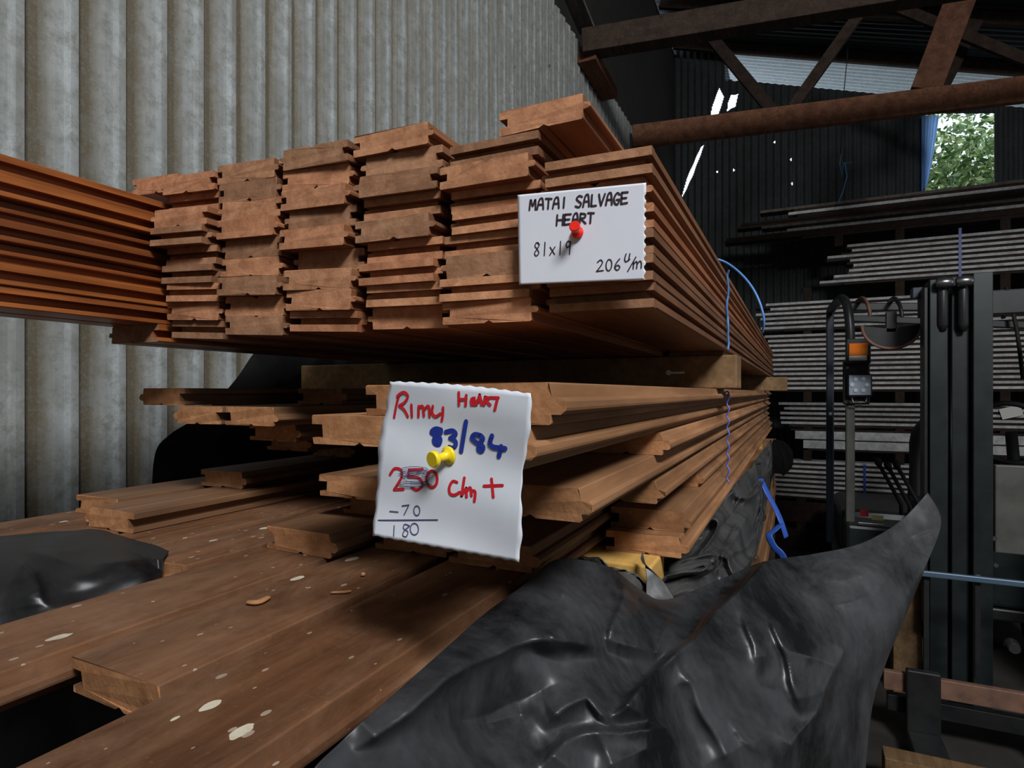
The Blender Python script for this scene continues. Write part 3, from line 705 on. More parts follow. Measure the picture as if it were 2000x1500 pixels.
BG = [
 [(1506,858,1.75),(1482,890,1.45),(1450,930,1.20),(1410,975,1.00),(1370,1020,.86),(1330,1058,.76),(1260,1078,.67),(1190,1072,.63),(1130,1085,.60)],
 [(1508,890,1.70),(1490,925,1.40),(1462,965,1.15),(1425,1005,.95),(1385,1050,.82),(1345,1085,.73),(1275,1100,.645),(1205,1092,.60),(1140,1100,.57)],
 [(1506,930,1.66),(1490,965,1.36),(1470,1000,1.10),(1440,1035,.90),(1400,1075,.78),(1355,1105,.70),(1285,1122,.625),(1215,1112,.58),(1150,1116,.55)],
 [(1500,970,1.62),(1488,1010,1.33),(1472,1050,1.06),(1445,1075,.86),(1405,1105,.745),(1360,1130,.675),(1295,1146,.605),(1250,1128,.575),(1160,1135,.53)],
 [(1492,1010,1.58),(1486,1050,1.30),(1474,1090,1.03),(1450,1125,.82),(1410,1150,.70),(1360,1168,.64),(1300,1185,.58),(1262,1180,.56),(1170,1170,.52)],
]
def wrapclamp(p):
    if p.x < -.119 and .552 < p.y < .625 and p.z > ZC+ZB8-.044: p.y = .550
    if p.x < -.088 and p.y > .585:
        if p.z > ZC+ZB8+.10: p.x = -.086
        elif p.z > ZC+ZB8-.004: p.z = ZC+ZB8-.004
    if p.x < -.076 and p.y > 1.49 and p.z < ZC+ZB8: p.x = -.074
    return p
def bfold(q, a, b2):
    w1 = noise.noise(Vector((a*4, b2*3, 5))); w2 = noise.noise(Vector((a*5+9, b2*4, 2)))
    p = Vector((a*4.2+b2*1.5+w1*.7, b2*2.3-a*2.4+w2*.7, 1.3))
    r = 1-abs(noise.noise(p))*2.2; r2 = 1-abs(noise.noise(p*2.1+Vector((4, 1, 0))))*2.2
    return q.z*(.075*r+.026*r2)-q.z*.045
o = sheet('plastic_wrap', BG, 260, 120, (), .003, 16, 'dusty_plastic', clamp=wrapclamp, fold=bfold, seed=2)
tag(o, 'bunched dusty black plastic wrap stuffed along the right side under the lower pack', 'plastic wrap')
o = sheet('plastic_wrap', [
  [(1478,868,1.9),(1500,858,2.1),(1530,862,2.3),(1548,880,2.4)],
  [(1478,905,1.8),(1502,885,2.0),(1532,890,2.25),(1549,905,2.35)],
  [(1482,935,1.8),(1500,910,1.95),(1528,905,2.2),(1542,918,2.3)],
  [(1490,960,1.8),(1502,935,1.95),(1518,922,2.15),(1530,930,2.25)]], 60, 50, (), .03, 7, 'matt_plastic', seed=9, clamp=lambda p: Vector((max(p.x, -.072), p.y, p.z)))
tag(o, 'small crumpled end of black plastic sticking out at the far end of the lower pack', 'plastic wrap')
o = sheet('plastic_flap', [
  [(1255,1078,.56),(1252,1090,.555),(1256,1100,.55)],
  [(1262,1120,.55),(1275,1125,.55),(1292,1132,.55)],
  [(1262,1160,.54),(1290,1165,.54),(1318,1172,.54)],
  [(1262,1185,.535),(1290,1190,.53),(1330,1200,.53)]], 30, 40, (), .003, 20, 'dusty_plastic', seed=4)
tag(o, 'pointed torn flap of plastic standing up beside the yellow bearer end', 'plastic flap')
def bagclamp(p):
    if p.x < -.613 and p.z < ZC+ztop(8)+.004: p.z = ZC+ztop(8)+.004
    if p.x < -.44 and p.y > .322 and p.z < ZC+ztop(8)+.003 : p.z = ZC+ztop(8)+.003
    return p
LG = [
 [(-90,1062,.56),(30,1050,.585),(120,1040,.60),(200,1036,.60),(285,1075,.56),(330,1105,.53)],
 [(-90,1078,.48),(10,1072,.50),(90,1085,.49),(165,1110,.475),(270,1090,.505),(318,1118,.50)],
 [(-90,1150,.43),(0,1125,.45),(80,1150,.45),(160,1160,.45),(270,1125,.475),(318,1150,.485)],
 [(-90,1240,.41),(0,1215,.425),(90,1200,.43),(170,1195,.44),(270,1190,.46),(322,1190,.475)],
 [(-90,1320,.405),(0,1300,.415),(90,1290,.42),(170,1280,.43),(270,1270,.445),(330,1260,.46)],
]
o = sheet('plastic_bag', LG, 110, 90, [([(95,1190),(60,1125),(0,1080)], 40, .016, 9), ([(165,1108),(225,1100),(295,1085)], 40, .008, 9), ([(5,1068),(90,1085),(165,1108)], 40, .008, 9)], .0015, 16, 'dark_plastic', seed=3, crease=.008, clamp=bagclamp)
tag(o, 'black plastic draped over board ends at the left edge in front of the wall', 'plastic sheet')
def dx_(u, v, x): return (u, v, x/ray(u, v).x)
WG = [
 [dx_(*p) for p in ((600,640,-.98),(540,660,-.98),(500,685,-.98),(465,735,-.98),(430,775,-.97),(385,815,-.96),(330,850,-.95),(302,890,-.94),(296,1000,-.93))],
 [dx_(*p) for p in ((680,640,-.95),(620,680,-.95),(570,720,-.95),(530,760,-.94),(490,800,-.94),(450,840,-.93),(400,880,-.92),(350,920,-.91),(330,1020,-.90))],
 [dx_(*p) for p in ((800,660,-.93),(740,700,-.92),(690,740,-.92),(640,780,-.91),(590,830,-.91),(550,870,-.90),(500,910,-.89),(450,945,-.88),(420,1040,-.87))],
 [dx_(*p) for p in ((1000,690,-.92),(930,740,-.90),(870,790,-.90),(800,850,-.89),(740,890,-.88),(680,920,-.88),(620,950,-.87),(560,985,-.86),(520,1060,-.85))],
]
o = sheet('plastic_sheet', WG, 80, 60, (), .008, 8, 'matt_plastic', seed=5, clamp=lambda p: Vector((min(p.x, -.942), p.y, p.z)) if .88 < p.y < 1.06 and ZC-.02 < p.z < ZC+.08 else p)
tag(o, 'matt black plastic sheet hanging in the shade between the packs and the pale wall', 'plastic sheet')
# wrapped pack that carries everything
mb = MB()
X0, X1, Y0, Y1, ZA, ZBt = -.77, -.215, .25, 1.3, .0, ZC+ZB8-.043
nx = 40
ring = []
def lump(p, a): return noise.fractal(p*7, 1, 2, 3)*a
per = []
for k in range(60): per.append((X0+(X1-X0)*k/60, Y0, 0, -1))
for k in range(60): per.append((X1, Y0+(Y1-Y0)*k/60, 1, 0))
for k in range(60): per.append((X1-(X1-X0)*k/60, Y1, 0, 1))
for k in range(60): per.append((X0, Y1-(Y1-Y0)*k/60, -1, 0))
NZ = 40; NP = len(per)
for j in range(NZ+1):
    z = ZA+(ZBt-ZA)*j/NZ
    for (x, y, nx_, ny_) in per:
        a = lump(Vector((x, y, z*.5)), .018)*(1 if j < NZ else .5)
        inset = .012 if j == NZ else 0
        mb.v.append(Vector((x+nx_*(a-inset-.02), y+ny_*(a-inset-.02), z)))
for j in range(NZ):
    for k in range(NP): k2 = (k+1) % NP; mb.face([j*NP+k, j*NP+k2, (j+1)*NP+k2, (j+1)*NP+k], 0, True)
mb.face([NZ*NP+k for k in range(NP)], 0); mb.face([k for k in range(NP)][::-1], 0)
tag(mb.build('wrapped_pack', 'matt_plastic', loc=(-.5, .7, 0)), 'pack wrapped in black plastic under the long front boards, mostly in shadow', 'timber pack')

# ------------------------------------------------------------------ cards, writing and push pins
PENW = {}
def strokes(mb, pts_list, fn, w, nrm):
    for pl in pts_list:
        P = [fn(*p) for p in pl]
        if len(P) > 2: P = [Vector(q) for q in spline(P, len(P)*5)]
        mb.ribbon(P, w, nrm)
def ell(cx, cy, rx, ry, n=14, a0=0, a1=360): return [(cx+rx*math.cos(math.radians(a0+(a1-a0)*k/n)), cy+ry*math.sin(math.radians(a0+(a1-a0)*k/n))) for k in range(n+1)]
Y_C1 = .4165
def c1(u, v, off=0):
    p = PY(u, v, Y_C1); return PY(u, v, Y_C1-off)
def grid_card(name, quad, fn, n, mat, jag=None, thick=.0004):
    mb = MB(); (a, b2, c, d) = [Vector((*p, 0)) for p in quad]
    for j in range(n+1):
        for i in range(n+1):
            s_, t = i/n, j/n
            p = (a*(1-s_)+b2*s_)*(1-t)+(d*(1-s_)+c*s_)*t
            if jag: p = p+Vector((*jag(i, j, n), 0))
            mb.v.append(fn(p.x, p.y))
    for j in range(n):
        for i in range(n): mb.face([j*(n+1)+i, j*(n+1)+i+1, (j+1)*(n+1)+i+1, (j+1)*(n+1)+i], 0, True)
    return mb.build(name, mat, recalc=False, thick=thick)
def jag1(i, j, n): return ((-3.5 if (j//2) % 2 else 0) if i == n and j > 4 else 0, 0)
card1 = grid_card('price_card', [(1011, 381), (1262, 357), (1261, 546), (1014, 556)], c1, 44, 'card', jag1)
tag(card1, 'white price card with a perforated right edge pinned to the upper stack', 'card')
FONT = {
 'M': [[(0,0),(.1,1),(.5,.35),(.85,1),(1,0)]], 'A': [[(0,0),(.25,.9),(.75,1),(1,0)],[(.1,.45),(.85,.45)]], 'T': [[(0,1),(1,.95)],[(.5,1),(.5,0)]],
 'I': [[(.5,1),(.5,0)]], 'S': [[(1,.9),(.5,1),(.1,.75),(.5,.5),(.9,.3),(.6,0),(0,.1)]], 'L': [[(.1,1),(.1,.5)],[(.1,.5),(.1,0)],[(.1,0),(.9,.02)]],
 'V': [[(0,1),(.2,.5),(.45,0)],[(.45,0),(1,1)]], 'G': [[(.95,.85),(.5,1),(.05,.6),(.2,.1),(.7,0),(.95,.4)],[(.95,.4),(.5,.4)]],
 'E': [[(1,1),(0,1)],[(0,1),(0,0)],[(0,0),(1,.05)],[(0,.5),(.8,.5)]], 'H': [[(0,1),(0,0)],[(1,1),(1,0)],[(0,.5),(1,.5)]],
 'R': [[(0,0),(.05,1)],[(.05,1),(.8,.9),(.8,.6),(.1,.5)],[(.1,.5),(1,0)]],
 '8': [[(.8,.85),(.4,1),(.15,.75),(.55,.5),(.85,.2),(.45,0),(.15,.2),(.5,.5),(.85,.8),(.6,1)]], '1': [[(.5,1),(.5,0)]],
 'x': [[(.1,.6),(.9,.05)],[(.9,.6),(.1,0)]], '9': [[(.85,.8),(.5,1),(.15,.75),(.4,.5),(.85,.7)],[(.85,.95),(.8,0)]],
 '2': [[(.05,.8),(.5,1),(.8,.75),(.4,.3),(0,0)],[(0,0),(1,.05)]], '0': [ell(.5,.5,.42,.5)], '6': [[(.75,1),(.3,.65),(.1,.25),(.5,0),(.85,.25),(.5,.45),(.15,.25)]],
 '4': [[(.2,1),(.1,.45)],[(.1,.45),(1,.5)],[(.75,1),(.65,0)]], '/': [[(0,0),(1,1)]], 'm': [[(0,1),(.05,0)],[(.05,.6),(.3,1),(.45,.7),(.45,0)],[(.45,.6),(.75,1),(.95,.7),(1,0)]],
}
FONT['J'] = [[(.2,1),(.05,.4),(.3,.1),(.9,.35)],[(.85,1),(.7,.2)]]   # the small raised sign before the stroke
def word(txt, p0, p1, h, fill=.78):
    n = len(txt); dx, dy = (p1[0]-p0[0])/n, (p1[1]-p0[1])/n; out = []
    for i, ch in enumerate(txt):
        for pl in FONT[ch]:
            out.append([(p0[0]+dx*(i+x*fill)+z*1.5, p0[1]+dy*(i+x*fill)-z*h) for x, z in pl])
    return out
cn1 = (0, -1, 0)
fn1 = lambda u, v: c1(u, v, .0005)
mb = MB(); strokes(mb, word('MATAI', (1034, 410), (1110, 405), 20)+word('SALVAGE', (1124, 405), (1228, 397), 22)+word('HEART', (1087, 440), (1162, 435), 20), fn1, .00150, cn1)
mb.build('bold_writing', 'ink_dark', parent=card1, recalc=False)['label'] = 'bold capital lettering in dark marker'
mb = MB(); strokes(mb, word('81x19', (1042, 500), (1118, 496), 26)+word('206', (1165, 530), (1216, 527), 22)+word('J', (1219, 513), (1234, 512), 17)+[[(1226, 530), (1242, 502)]]+word('m', (1236, 525), (1257, 523), 14), fn1, .00088, cn1)
mb.build('thin_writing', 'ink_dark', parent=card1, recalc=False)['label'] = 'size and price figures in thinner pen'

def c2(u, v, off=0):
    s_ = (u-735)/290; t = (v-750)/330
    y = .2505 + .004*(s_-.4)*0 - .010*max(0, s_-.55)**1.5 + .000 - .006*max(0, t-.5)**1.4 - .004*max(0, .25-t)
    y += .0012*math.sin(s_*5+t*3)-.0012+.0008*math.sin(t*11-s_*4)
    return PY(u, v, y-off)
def jag2(i, j, n):
    k = math.sin(i*1.7+j*.9)*1.2
    return (k*(i in (0, n))+(-7*math.exp(-((j/n-.42)/.2)**2) if i == 0 else 0)+(4*math.sin(j/n*9) if i == n else 0), (k if j in (0, n) else 0)-(5*math.sin(i/n*3.1) if j == 0 else 0)+(6*math.sin(i/n*3.1)*0 if j == n else 0))
card2 = grid_card('price_note', [(762, 745), (1037, 769), (1011, 1097), (727, 1046)], c2, 44, 'paper', jag2)
tag(card2, 'torn white paper note with red and blue writing pinned to the lower pack', 'note')
cr2 = lambda pl: [(700+x/3.75, 720+y/3.75) for x, y in pl]
fn2 = lambda u, v: c2(u, v, .0005)
RED = [[(262,355),(280,260),(300,185)],[(285,200),(330,172),(362,200),(340,245),(300,270)],[(300,270),(335,300),(362,350)],[(388,265),(392,352)],
 [(440,350),(442,275)],[(442,290),(470,275),(480,345)],[(480,300),(515,275),(522,350)],[(545,275),(540,320),(565,350),(600,330)],[(620,285),(618,340),(612,380)],
 [(735,175),(737,265)],[(790,195),(786,268)],[(735,225),(790,225)],[(850,215),(828,225),(830,262)],[(830,262),(862,262)],[(830,240),(858,236)],
 [(866,262),(888,192)],[(888,192),(905,262)],[(870,240),(902,240)],[(922,265),(928,208)],[(928,208),(955,218),(935,238)],[(935,238),(965,265)],[(962,212),(1025,214)],[(1020,215),(1000,300)],
 [(232,775),(265,732),(312,742),(318,790),(285,850),(262,885)],[(262,885),(330,882)],[(470,738),(372,742)],[(372,742),(365,790)],[(365,790),(440,800),(470,850),(430,888),(390,870)],ell(538,810,40,60),
 [(722,832),(690,826),(666,870),(672,915),(705,925),(742,905)],[(776,800),(756,930)],[(756,930),(790,875)],[(790,875),(792,938)],[(792,900),(820,872),(828,930)],[(828,895),(855,902),(850,970)],
 [(920,860),(1055,855)],[(975,808),(988,940)]]
BLUE = [[(605,448),(565,440),(535,465),(570,490),(600,515),(590,555),(560,548),(556,510),(600,475),(606,450)],[(560,470),(585,470)],[(570,520),(580,545)],
 [(640,465),(690,455),(712,482),(672,510)],[(672,510),(708,530),(712,560),(690,582),(665,575)],[(788,388),(752,608)],
 [(895,490),(852,482),(832,510),(870,545),(912,570),(905,602),(882,596),(885,555),(912,515),(895,490)],[(978,492),(964,548),(990,575)],[(990,575),(1075,585)],[(1045,570),(1030,640)]]
PEN = [[(230,1045),(290,1050)],[(320,1005),(370,998)],[(370,998),(335,1070)],ell(428,1040,22,35),[(145,1110),(580,1107)],[(262,1150),(258,1225)],
 [(375,1152),(340,1140),(330,1170),(362,1195),(350,1230),(325,1222),(335,1190),(372,1155)],ell(410,1175,30,42)]
SCR = [ell(410,740,100,22),ell(415,770,110,28),ell(425,800,95,34),ell(410,845,110,20),[(290,770),(400,765),(500,740)],[(280,850),(400,840),(540,850)],[(310,790),(420,775),(510,760)],[(300,865),(420,868),(500,845)]]
for nm, sub, lb in (('red_title', [p for p in RED if p[0][1] < 500], 'red marker words across the top'), ('red_price', [p for p in RED if p[0][1] >= 500], 'red marker price in the middle')):
    mb = MB(); strokes(mb, [cr2(p) for p in sub], fn2, .00150, (0,-1,0)); mb.build(nm, 'ink_red', parent=card2, recalc=False)['label'] = lb
mb = MB(); strokes(mb, [cr2(p) for p in BLUE], lambda u, v: c2(u, v, .0006), .00235, (0,-1,0)); mb.build('blue_writing', 'ink_blue', parent=card2, recalc=False)['label'] = 'thick blue marker figures'
mb = MB(); strokes(mb, [cr2(p) for p in PEN], fn2, .00062, (0,-1,0)); strokes(mb, [cr2(p) for p in SCR], lambda u, v: c2(u, v, .0008), .0003, (0,-1,0))
mb.build('pen_writing', 'ink_pen', parent=card2, recalc=False)['label'] = 'thin pen sums and scribble'
PIN = [(0, .0044), (.0012, .0046), (.0018, .0040), (.0024, .0024), (.0062, .0019), (.0075, .0023), (.0086, .0035), (.0092, .0040), (.0108, .0040), (.0114, .0036)]
def pin(name, base, axis, mat, label, sc_=1.0):
    base = Vector(base); ax = Vector(axis).normalized()
    e = empty(name, base, label, 'push pin')
    MB().lathe(base, ax, [(h*sc_, r*sc_) for h, r in PIN], 28).build('pin_head', mat, parent=e, recalc=True)
    MB().lathe(base-ax*.006, ax, [(0, .0001), (.002, .0005), (.006, .0005)], 8).build('needle', 'pin_steel', parent=e)
    return e
pin('push_pin', c2(878, 889, .0005), (-.30, -1, -.12), 'yellow_pin', 'yellow push pin through the torn paper note')
pin('push_pin', c1(1128, 455, .0008), (.13, -1, .22), 'red_pin', 'red push pin through the white price card', 1.0)

# chips lying on the front boards
mb = MB(); zP = ZC+ztop(8)+.0003
def zp(u, v): 
    r = ray(u, v); return CAM+r*((zP-ZC)/r.z)
def chip(name, pts, w, h, label):
    P = [zp(*p) for p in pts]; mb = MB(); mb.tube(spline([p_+UPV*h*.5 for p_ in P], 12), [w*.5*(.6+.4*math.sin(math.pi*(k_+.5)/12)) for k_ in range(12)], 8, flat=h/w)
    tag(mb.build(name, 'rimu_end', loc=P[0]), label, 'wood chip')
chip('wood_chip', [(483, 1180), (505, 1180), (525, 1170)], .006, .003, 'curved wood chip lying on the middle front board')
chip('wood_chip', [(646, 1160), (672, 1159), (686, 1157)], .0025, .002, 'thin splinter lying on the middle front board near the paper note')
chip('wood_chip', [(705, 1126), (713, 1125)], .003, .003, 'tiny pale chip at the foot of the stubby board')

# ------------------------------------------------------------------ blue twine and strap
def wrap(xr, xl, y, z0, z1, r, name, mat, label, wob=.002, extra=None):
    pts = []
    for k in range(13): 
        z = z1+(z0-z1)*k/12; pts.append((xr+.003+random.uniform(-wob, wob)*.6, y+random.uniform(-wob, wob), ZC+z))
    mb = MB(); mb.tube(spline([Vector(p) for p in pts], 40), r, 8)
    if extra: mb.tube(spline([Vector(p) for p in extra], 40), r, 8)
    return tag(mb.build(name, mat), label, 'twine')
ytw = .905
wrap(-.0915, 0, ytw, .060, .1745, .0016, 'blue_twine', 'blue_twine', 'blue twine tied round the upper stack with a loose loop arching to the right',
     extra=[PY(1400, 506, ytw), PY(1420, 514, ytw), PY(1445, 533, ytw-.02), PY(1468, 560, ytw-.04), PY(1484, 592, ytw-.05), PY(1492, 625, ytw-.05), PY(1489, 650, ytw-.04)])
pts = [PY(1394, 765, .95), PY(1404, 778, .95)]
for k in range(9):
    r_ = k+1
    pts += [(-.0950, .957, ZC+ztop(1)-.004-k*.0185), (-.0925+.001, .955, ZC+ztop(1)-.012-k*.0185)] if k < 8 else []
mb = MB(); mb.tube(spline([Vector(p) for p in pts], 90), .0012, 8)
tag(mb.build('blue_twine', 'violet_twine'), 'blue-violet twine zigzagging down the right side of the lower pack', 'twine')
mb = MB()
mb.tube(spline([PD(1486, 935, 1.35), PD(1500, 965, 1.33), PD(1518, 1000, 1.32), PD(1527, 1022, 1.31), PD(1536, 1050, 1.31)], 30), .0075, 8, flat=.12)
mb.tube(spline([PD(1527, 1022, 1.31), PD(1512, 1036, 1.30), PD(1502, 1046, 1.29), PD(1512, 1068, 1.28), PD(1528, 1085, 1.27), PD(1540, 1120, 1.27)], 30), .0075, 8, flat=.12)
tag(mb.build('blue_strap', 'blue_strap'), 'twisted blue strapping band hanging beside the bunched black plastic', 'strap')

# ------------------------------------------------------------------ rack of boards at the back
YR = 6.3
def xr(u): return PY(u, 700, YR).x
def zr(v): return (HZ-v)*5.43/F
packs = [  # name, top v, bottom v, left u range, style
 ('uppermost rack pack under the window', 392, 452, (1408, 1600), 'dark'),
 ('second rack pack, tied with a blue strap', 468, 552, (1600, 1700), 'pale'),
 ('third rack pack left of the mast top', 578, 640, (1450, 1540), 'pale'),
 ('dense pale-edged rack pack behind the forklift', 643, 765, (1490, 1512), 'dense'),
 ('short rack pack below the dense pack', 790, 836, (1520, 1532), 'pale'),
 ('wide-edged rack pack below the middle', 840, 884, (1545, 1560), 'wide'),
 ('low rack pack with many thin edges', 902, 984, (1496, 1512), 'dense'),
]
below = None; XE = 2.5
for pi, (pn, v0, v1, (ul, ur), style) in enumerate(packs):
    zt_, zb_ = zr(v0), zr(v1)
    if style == 'wide': lay = [('rack_brown', .02, .012), ('pale_edge', .075, 0), ('rack_brown', .012, .01), ('pale_edge', .075, 0), ('rack_brown', .02, .012)]
    else:
        n_ = max(1, round((zt_-zb_)/.046)); lay = []
        for k in range(n_):
            if style == 'dark': lay += [(['rack_grey', 'pale_edge', 'rack_brown', 'rack_grey', 'pale_edge', 'rack_brown'][k % 6], .026, [.012, 0, .006, 0, .004][k % 5]), ('rack_brown', .026, .02)]
            else: lay += [('pale_edge', .023, 0), ('rack_brown', .0225, .014)]
    tot = sum(l[1] for l in lay); z = ZC+zb_+tot
    top = z
    for k, (mt, h, inset) in enumerate(lay):
        u0 = random.uniform(ul, ur) if style != 'wide' else ul+8*k
        if style == 'pale' and mt != 'pale_edge': u0 += 20
        x0 = xr(u0); x1 = XE+random.uniform(-.1, .1)
        mb = MB(); mb.box((x0, YR+inset, z-h), (x1, YR+.16, z-.0006))
        look = {'pale_edge': 'pale-edged board', 'rack_brown': 'dark brown board', 'rack_grey': 'weathered grey board'}[mt]
        tag(mb.build('rack_board', mt, loc=(x0, YR, z-h)), f'{look}, {ORD[k]}{" one" if k == 0 else " from top"} of the {pn}', 'board', 'boards stored on the back rack')
        z -= h
    nxt = ZC+(zr(packs[pi+1][1]) if pi+1 < len(packs) else -1.06)
    if pi+1 < len(packs):
        nt_ = packs[pi+1]; st_ = nt_[4]
        tt = .202 if st_ == 'wide' else max(1, round((zr(nt_[1])-zr(nt_[2]))/.046))*(.052 if st_ == 'dark' else .0455)
        nxt = ZC+zr(nt_[2])+tt
    else: nxt = z
    if z-nxt > .004:
        for bi, bx in enumerate(((.32 if pi == 0 else .06), .80, 1.55, 2.3)):
            mb = MB(); mb.box((bx, YR+.02, nxt-.0006), (bx+.07, YR+.15, z-.0006))
            tag(mb.build('rack_block', 'dark_beam'), f'small timber block under the {pn}, {("leftmost", "second from left", "third from left", "rightmost")[bi]}', 'block', 'spacer blocks in the back rack')
for k in range(2):
    mb = MB(); mb.box((-.25+.05*k, YR+.01, .26*k+.0), (XE, YR+.2, .26*k+.2)); tag(mb.build('timber_baulk', 'rack_brown', bevel=.01), ('dark squared baulk on the floor under the back rack', 'dark squared baulk lying on the lower one under the back rack')[k], 'baulk')
for i, bx in enumerate((.0, .8, 1.6, 2.3)):
    mb = MB(); mb.box((bx, YR+.02, .20), (bx+.08, YR+.15, .2597)); tag(mb.build('rack_block', 'dark_beam'), 'block between the two dark baulks near the floor', 'block', 'blocks between the floor baulks')
z_ = ZC+zr(984)
for i, bx in enumerate((.0, .8, 1.6, 2.3)):
    mb = MB(); mb.box((bx, YR+.02, .4603), (bx+.08, YR+.15, z_-.001)); tag(mb.build('rack_block', 'dark_beam'), 'dark block under the low rack pack', 'block', 'blocks under the low rack pack')
mb = MB(); mb.box((xr(1872), YR-.004, ZC+zr(556)), (xr(1878), YR-.001, ZC+zr(462))); tag(mb.build('pack_strap', 'blue_strap'), 'blue strap across the second rack pack above the mast', 'strap')
mb = MB(); mb.box((xr(1686), YR-.004, ZC+zr(968)), (xr(1691), YR-.001, ZC+zr(908))); tag(mb.build('pack_strap', 'blue_strap'), 'faint blue strap across the low rack pack behind the pillars', 'strap')
mb = MB(); mb.box((xr(1798), YR-.004, ZC+zr(655)), (xr(1803), YR-.001, ZC+zr(625))); tag(mb.build('pack_strap', 'blue_strap'), 'short blue strap end left of the mast top', 'strap')
p = PY(1975, 805, YR-.02); mb = MB(); mb.beam(p+Vector((-.07, 0, -.02)), p+Vector((.07, 0, .02)), .003, .09); tag(mb.build('rack_tag', 'label_white'), 'small white paper tag on the dense rack boards right of the mast', 'tag')

# ------------------------------------------------------------------ forklift
fk = empty('forklift', (.9, 3.4, 0), 'dark forklift parked facing the viewer at right, mast lowered', 'forklift')
YM = 3.37
def P3(u, v, y=YM): return PY(u, v, y)
def rail(u0, u1, vt, y, name, flange=.012):
    x0, x1 = P3(u0, 700, y).x, P3(u1, 700, y).x; zt_ = P3(u0, vt, y).z
    mb = MB(); mb.box((x0, y, .06), (x1, y+.022, zt_)); mb.box((x0, y+.022, .06), (x0+.018, y+.11, zt_)); mb.box((x0, y+.11, .06), (x1, y+.132, zt_))
    o = mb.build(name, 'mast_paint', parent=fk, bevel=.003); return x0, x1, zt_
def box(name, lo, hi, mat, bevel=.004, parent=None, label=None):
    mb = MB(); mb.box(lo, hi); o = mb.build(name, mat, parent=parent or fk, bevel=bevel)
    if label: o['label'] = label
    return o
a = rail(1816, 1851, 546, YM, 'mast_rail'); b_ = rail(1859, 1894, 541, YM+.03, 'mast_rail'); c_ = rail(1901, 1940, 533, YM-.02, 'mast_rail')
xm1 = P3(2190, 700).x
for (u0, u1, vt, y) in ((2150, 2190, 533, YM-.02), (2190, 2225, 541, YM+.03)): rail(u0, u1, vt, y, 'mast_rail')
for (ru, rv) in ((1846, 552), (1885, 549)):
    p = P3(ru, rv, YM-.035); mb = MB(); mb.lathe(p+Vector((-.035, 0, 0)), (1,0,0), [(0,.016),(.006,.022),(.03,.024),(.036,.024),(.06,.022),(.066,.016)], 20); mb.build('mast_roller', 'steel', parent=fk)
for (ru, rv) in ((1841, 592), (1881, 592)):
    p = P3(ru, rv, YM+.0); mb = MB(); mb.tube([p+Vector((0,0,.12)), p+Vector((0,0,.08)), p+Vector((0,0,-.10)), p+Vector((0,0,-.13))], [.012,.022,.022,.012], 14); mb.build('lift_chain', 'black_paint', parent=fk)
box('mast_crossbar', (a[0]-.02, YM+.14, P3(1830, 612).z), (xm1, YM+.19, P3(1830, 566).z), 'black_paint')
box('mast_side_strip', (P3(1806, 700).x, YM+.02, .4), (P3(1815, 700).x, YM+.12, P3(1806, 560).z), 'black_paint')
box('cylinder_bracket', (P3(1780, 700, YM+.16).x, YM+.13, P3(1790, 575).z), (a[0]-.002, YM+.2, P3(1790, 553).z), 'pillar_paint')
mb = MB(); mb.tube([(P3(1855, 700).x, YM+.09, .1), (P3(1855, 700).x, YM+.09, ZC+.42)], .022, 16); mb.build('lift_cylinder', 'steel', parent=fk)
# overhead guard
def pil(u0, u1, v0, v1, y, name, mat, d=.06):
    x0, x1 = P3(u0, 700, y).x, P3(u1, 700, y).x
    mb = MB(); mb.box((x0, y, P3(u0, v1, y).z), (x1, y+d, P3(u0, v0, y).z)); return mb.build(name, mat, parent=fk, bevel=.008)
YG = 4.1
pil(1652, 1670, 640, 1020, YG, 'guard_pillar', 'grey_paint')
pil(1614, 1629, 605, 1060, YG+.7, 'guard_pillar', 'pillar_paint')
mb = MB(); mb.tube(spline([P3(1661, 690, YG), P3(1660, 640, YG), P3(1656, 605, YG+.03), P3(1650, 588, YG+.10), P3(1640, 586, YG+.3), P3(1622, 606, YG+.7)], 30), .032, 12, flat=.8); mb.build('guard_corner', 'black_paint', parent=fk)
mb = MB(); mb.beam(P3(1655, 622, YG+.05), P3(2120, 640, YG+.05), .05, .04); mb.build('guard_front_bar', 'black_paint', parent=fk, bevel=.006)
mb = MB(); mb.beam(P3(1660, 600, YG+.4), P3(2120, 600, YG+.4), .06, .05); mb.build('guard_roof_bar', 'black_paint', parent=fk, bevel=.006)
for k, u in enumerate((1700, 1762, 1960)):
    mb = MB(); mb.tube(spline([P3(u, 622, YG+.06), P3(u-4, 598, YG+.08), P3(u-14, 584, YG+.2), P3(u-26, 590, YG+.5)], 14), .018, 8, flat=.6); mb.build('guard_rib', ('worn_bar', 'black_paint', 'black_paint')[k], parent=fk)
mb = MB(); pc = P3(1741, 642, YM+.35); R_ = .135
mb.v += [pc+Vector((0, yy, 0)) for yy in (0, .03)]
arc = [pc+Vector((R_*math.cos(t), 0, .02-R_*.92*math.sin(t))) for t in [math.pi*k/20 for k in range(21)]]
o_ = len(mb.v)
for yy in (0, .03): mb.v += [p+Vector((0, yy, 0)) for p in arc]
for k in range(20):
    mb.face([0, o_+k, o_+k+1]); mb.face([1, o_+21+k+1, o_+21+k]); mb.face([o_+k, o_+21+k, o_+21+k+1, o_+k+1])
mb.build('half_disc_bracket', 'black_paint', parent=fk)
mb = MB(); mb.tube([p+Vector((0, -.004, 0)) for p in arc], .008, 8); mb.build('bracket_rim', 'worn_bar', parent=fk, recalc=True)
mb = MB(); mb.beam(pc+Vector((0, .015, -.02)), pc+Vector((0, .015, .09)), .05, .03, up=(0,1,0)); mb.build('bracket_hanger', 'black_paint', parent=fk, bevel=.004)
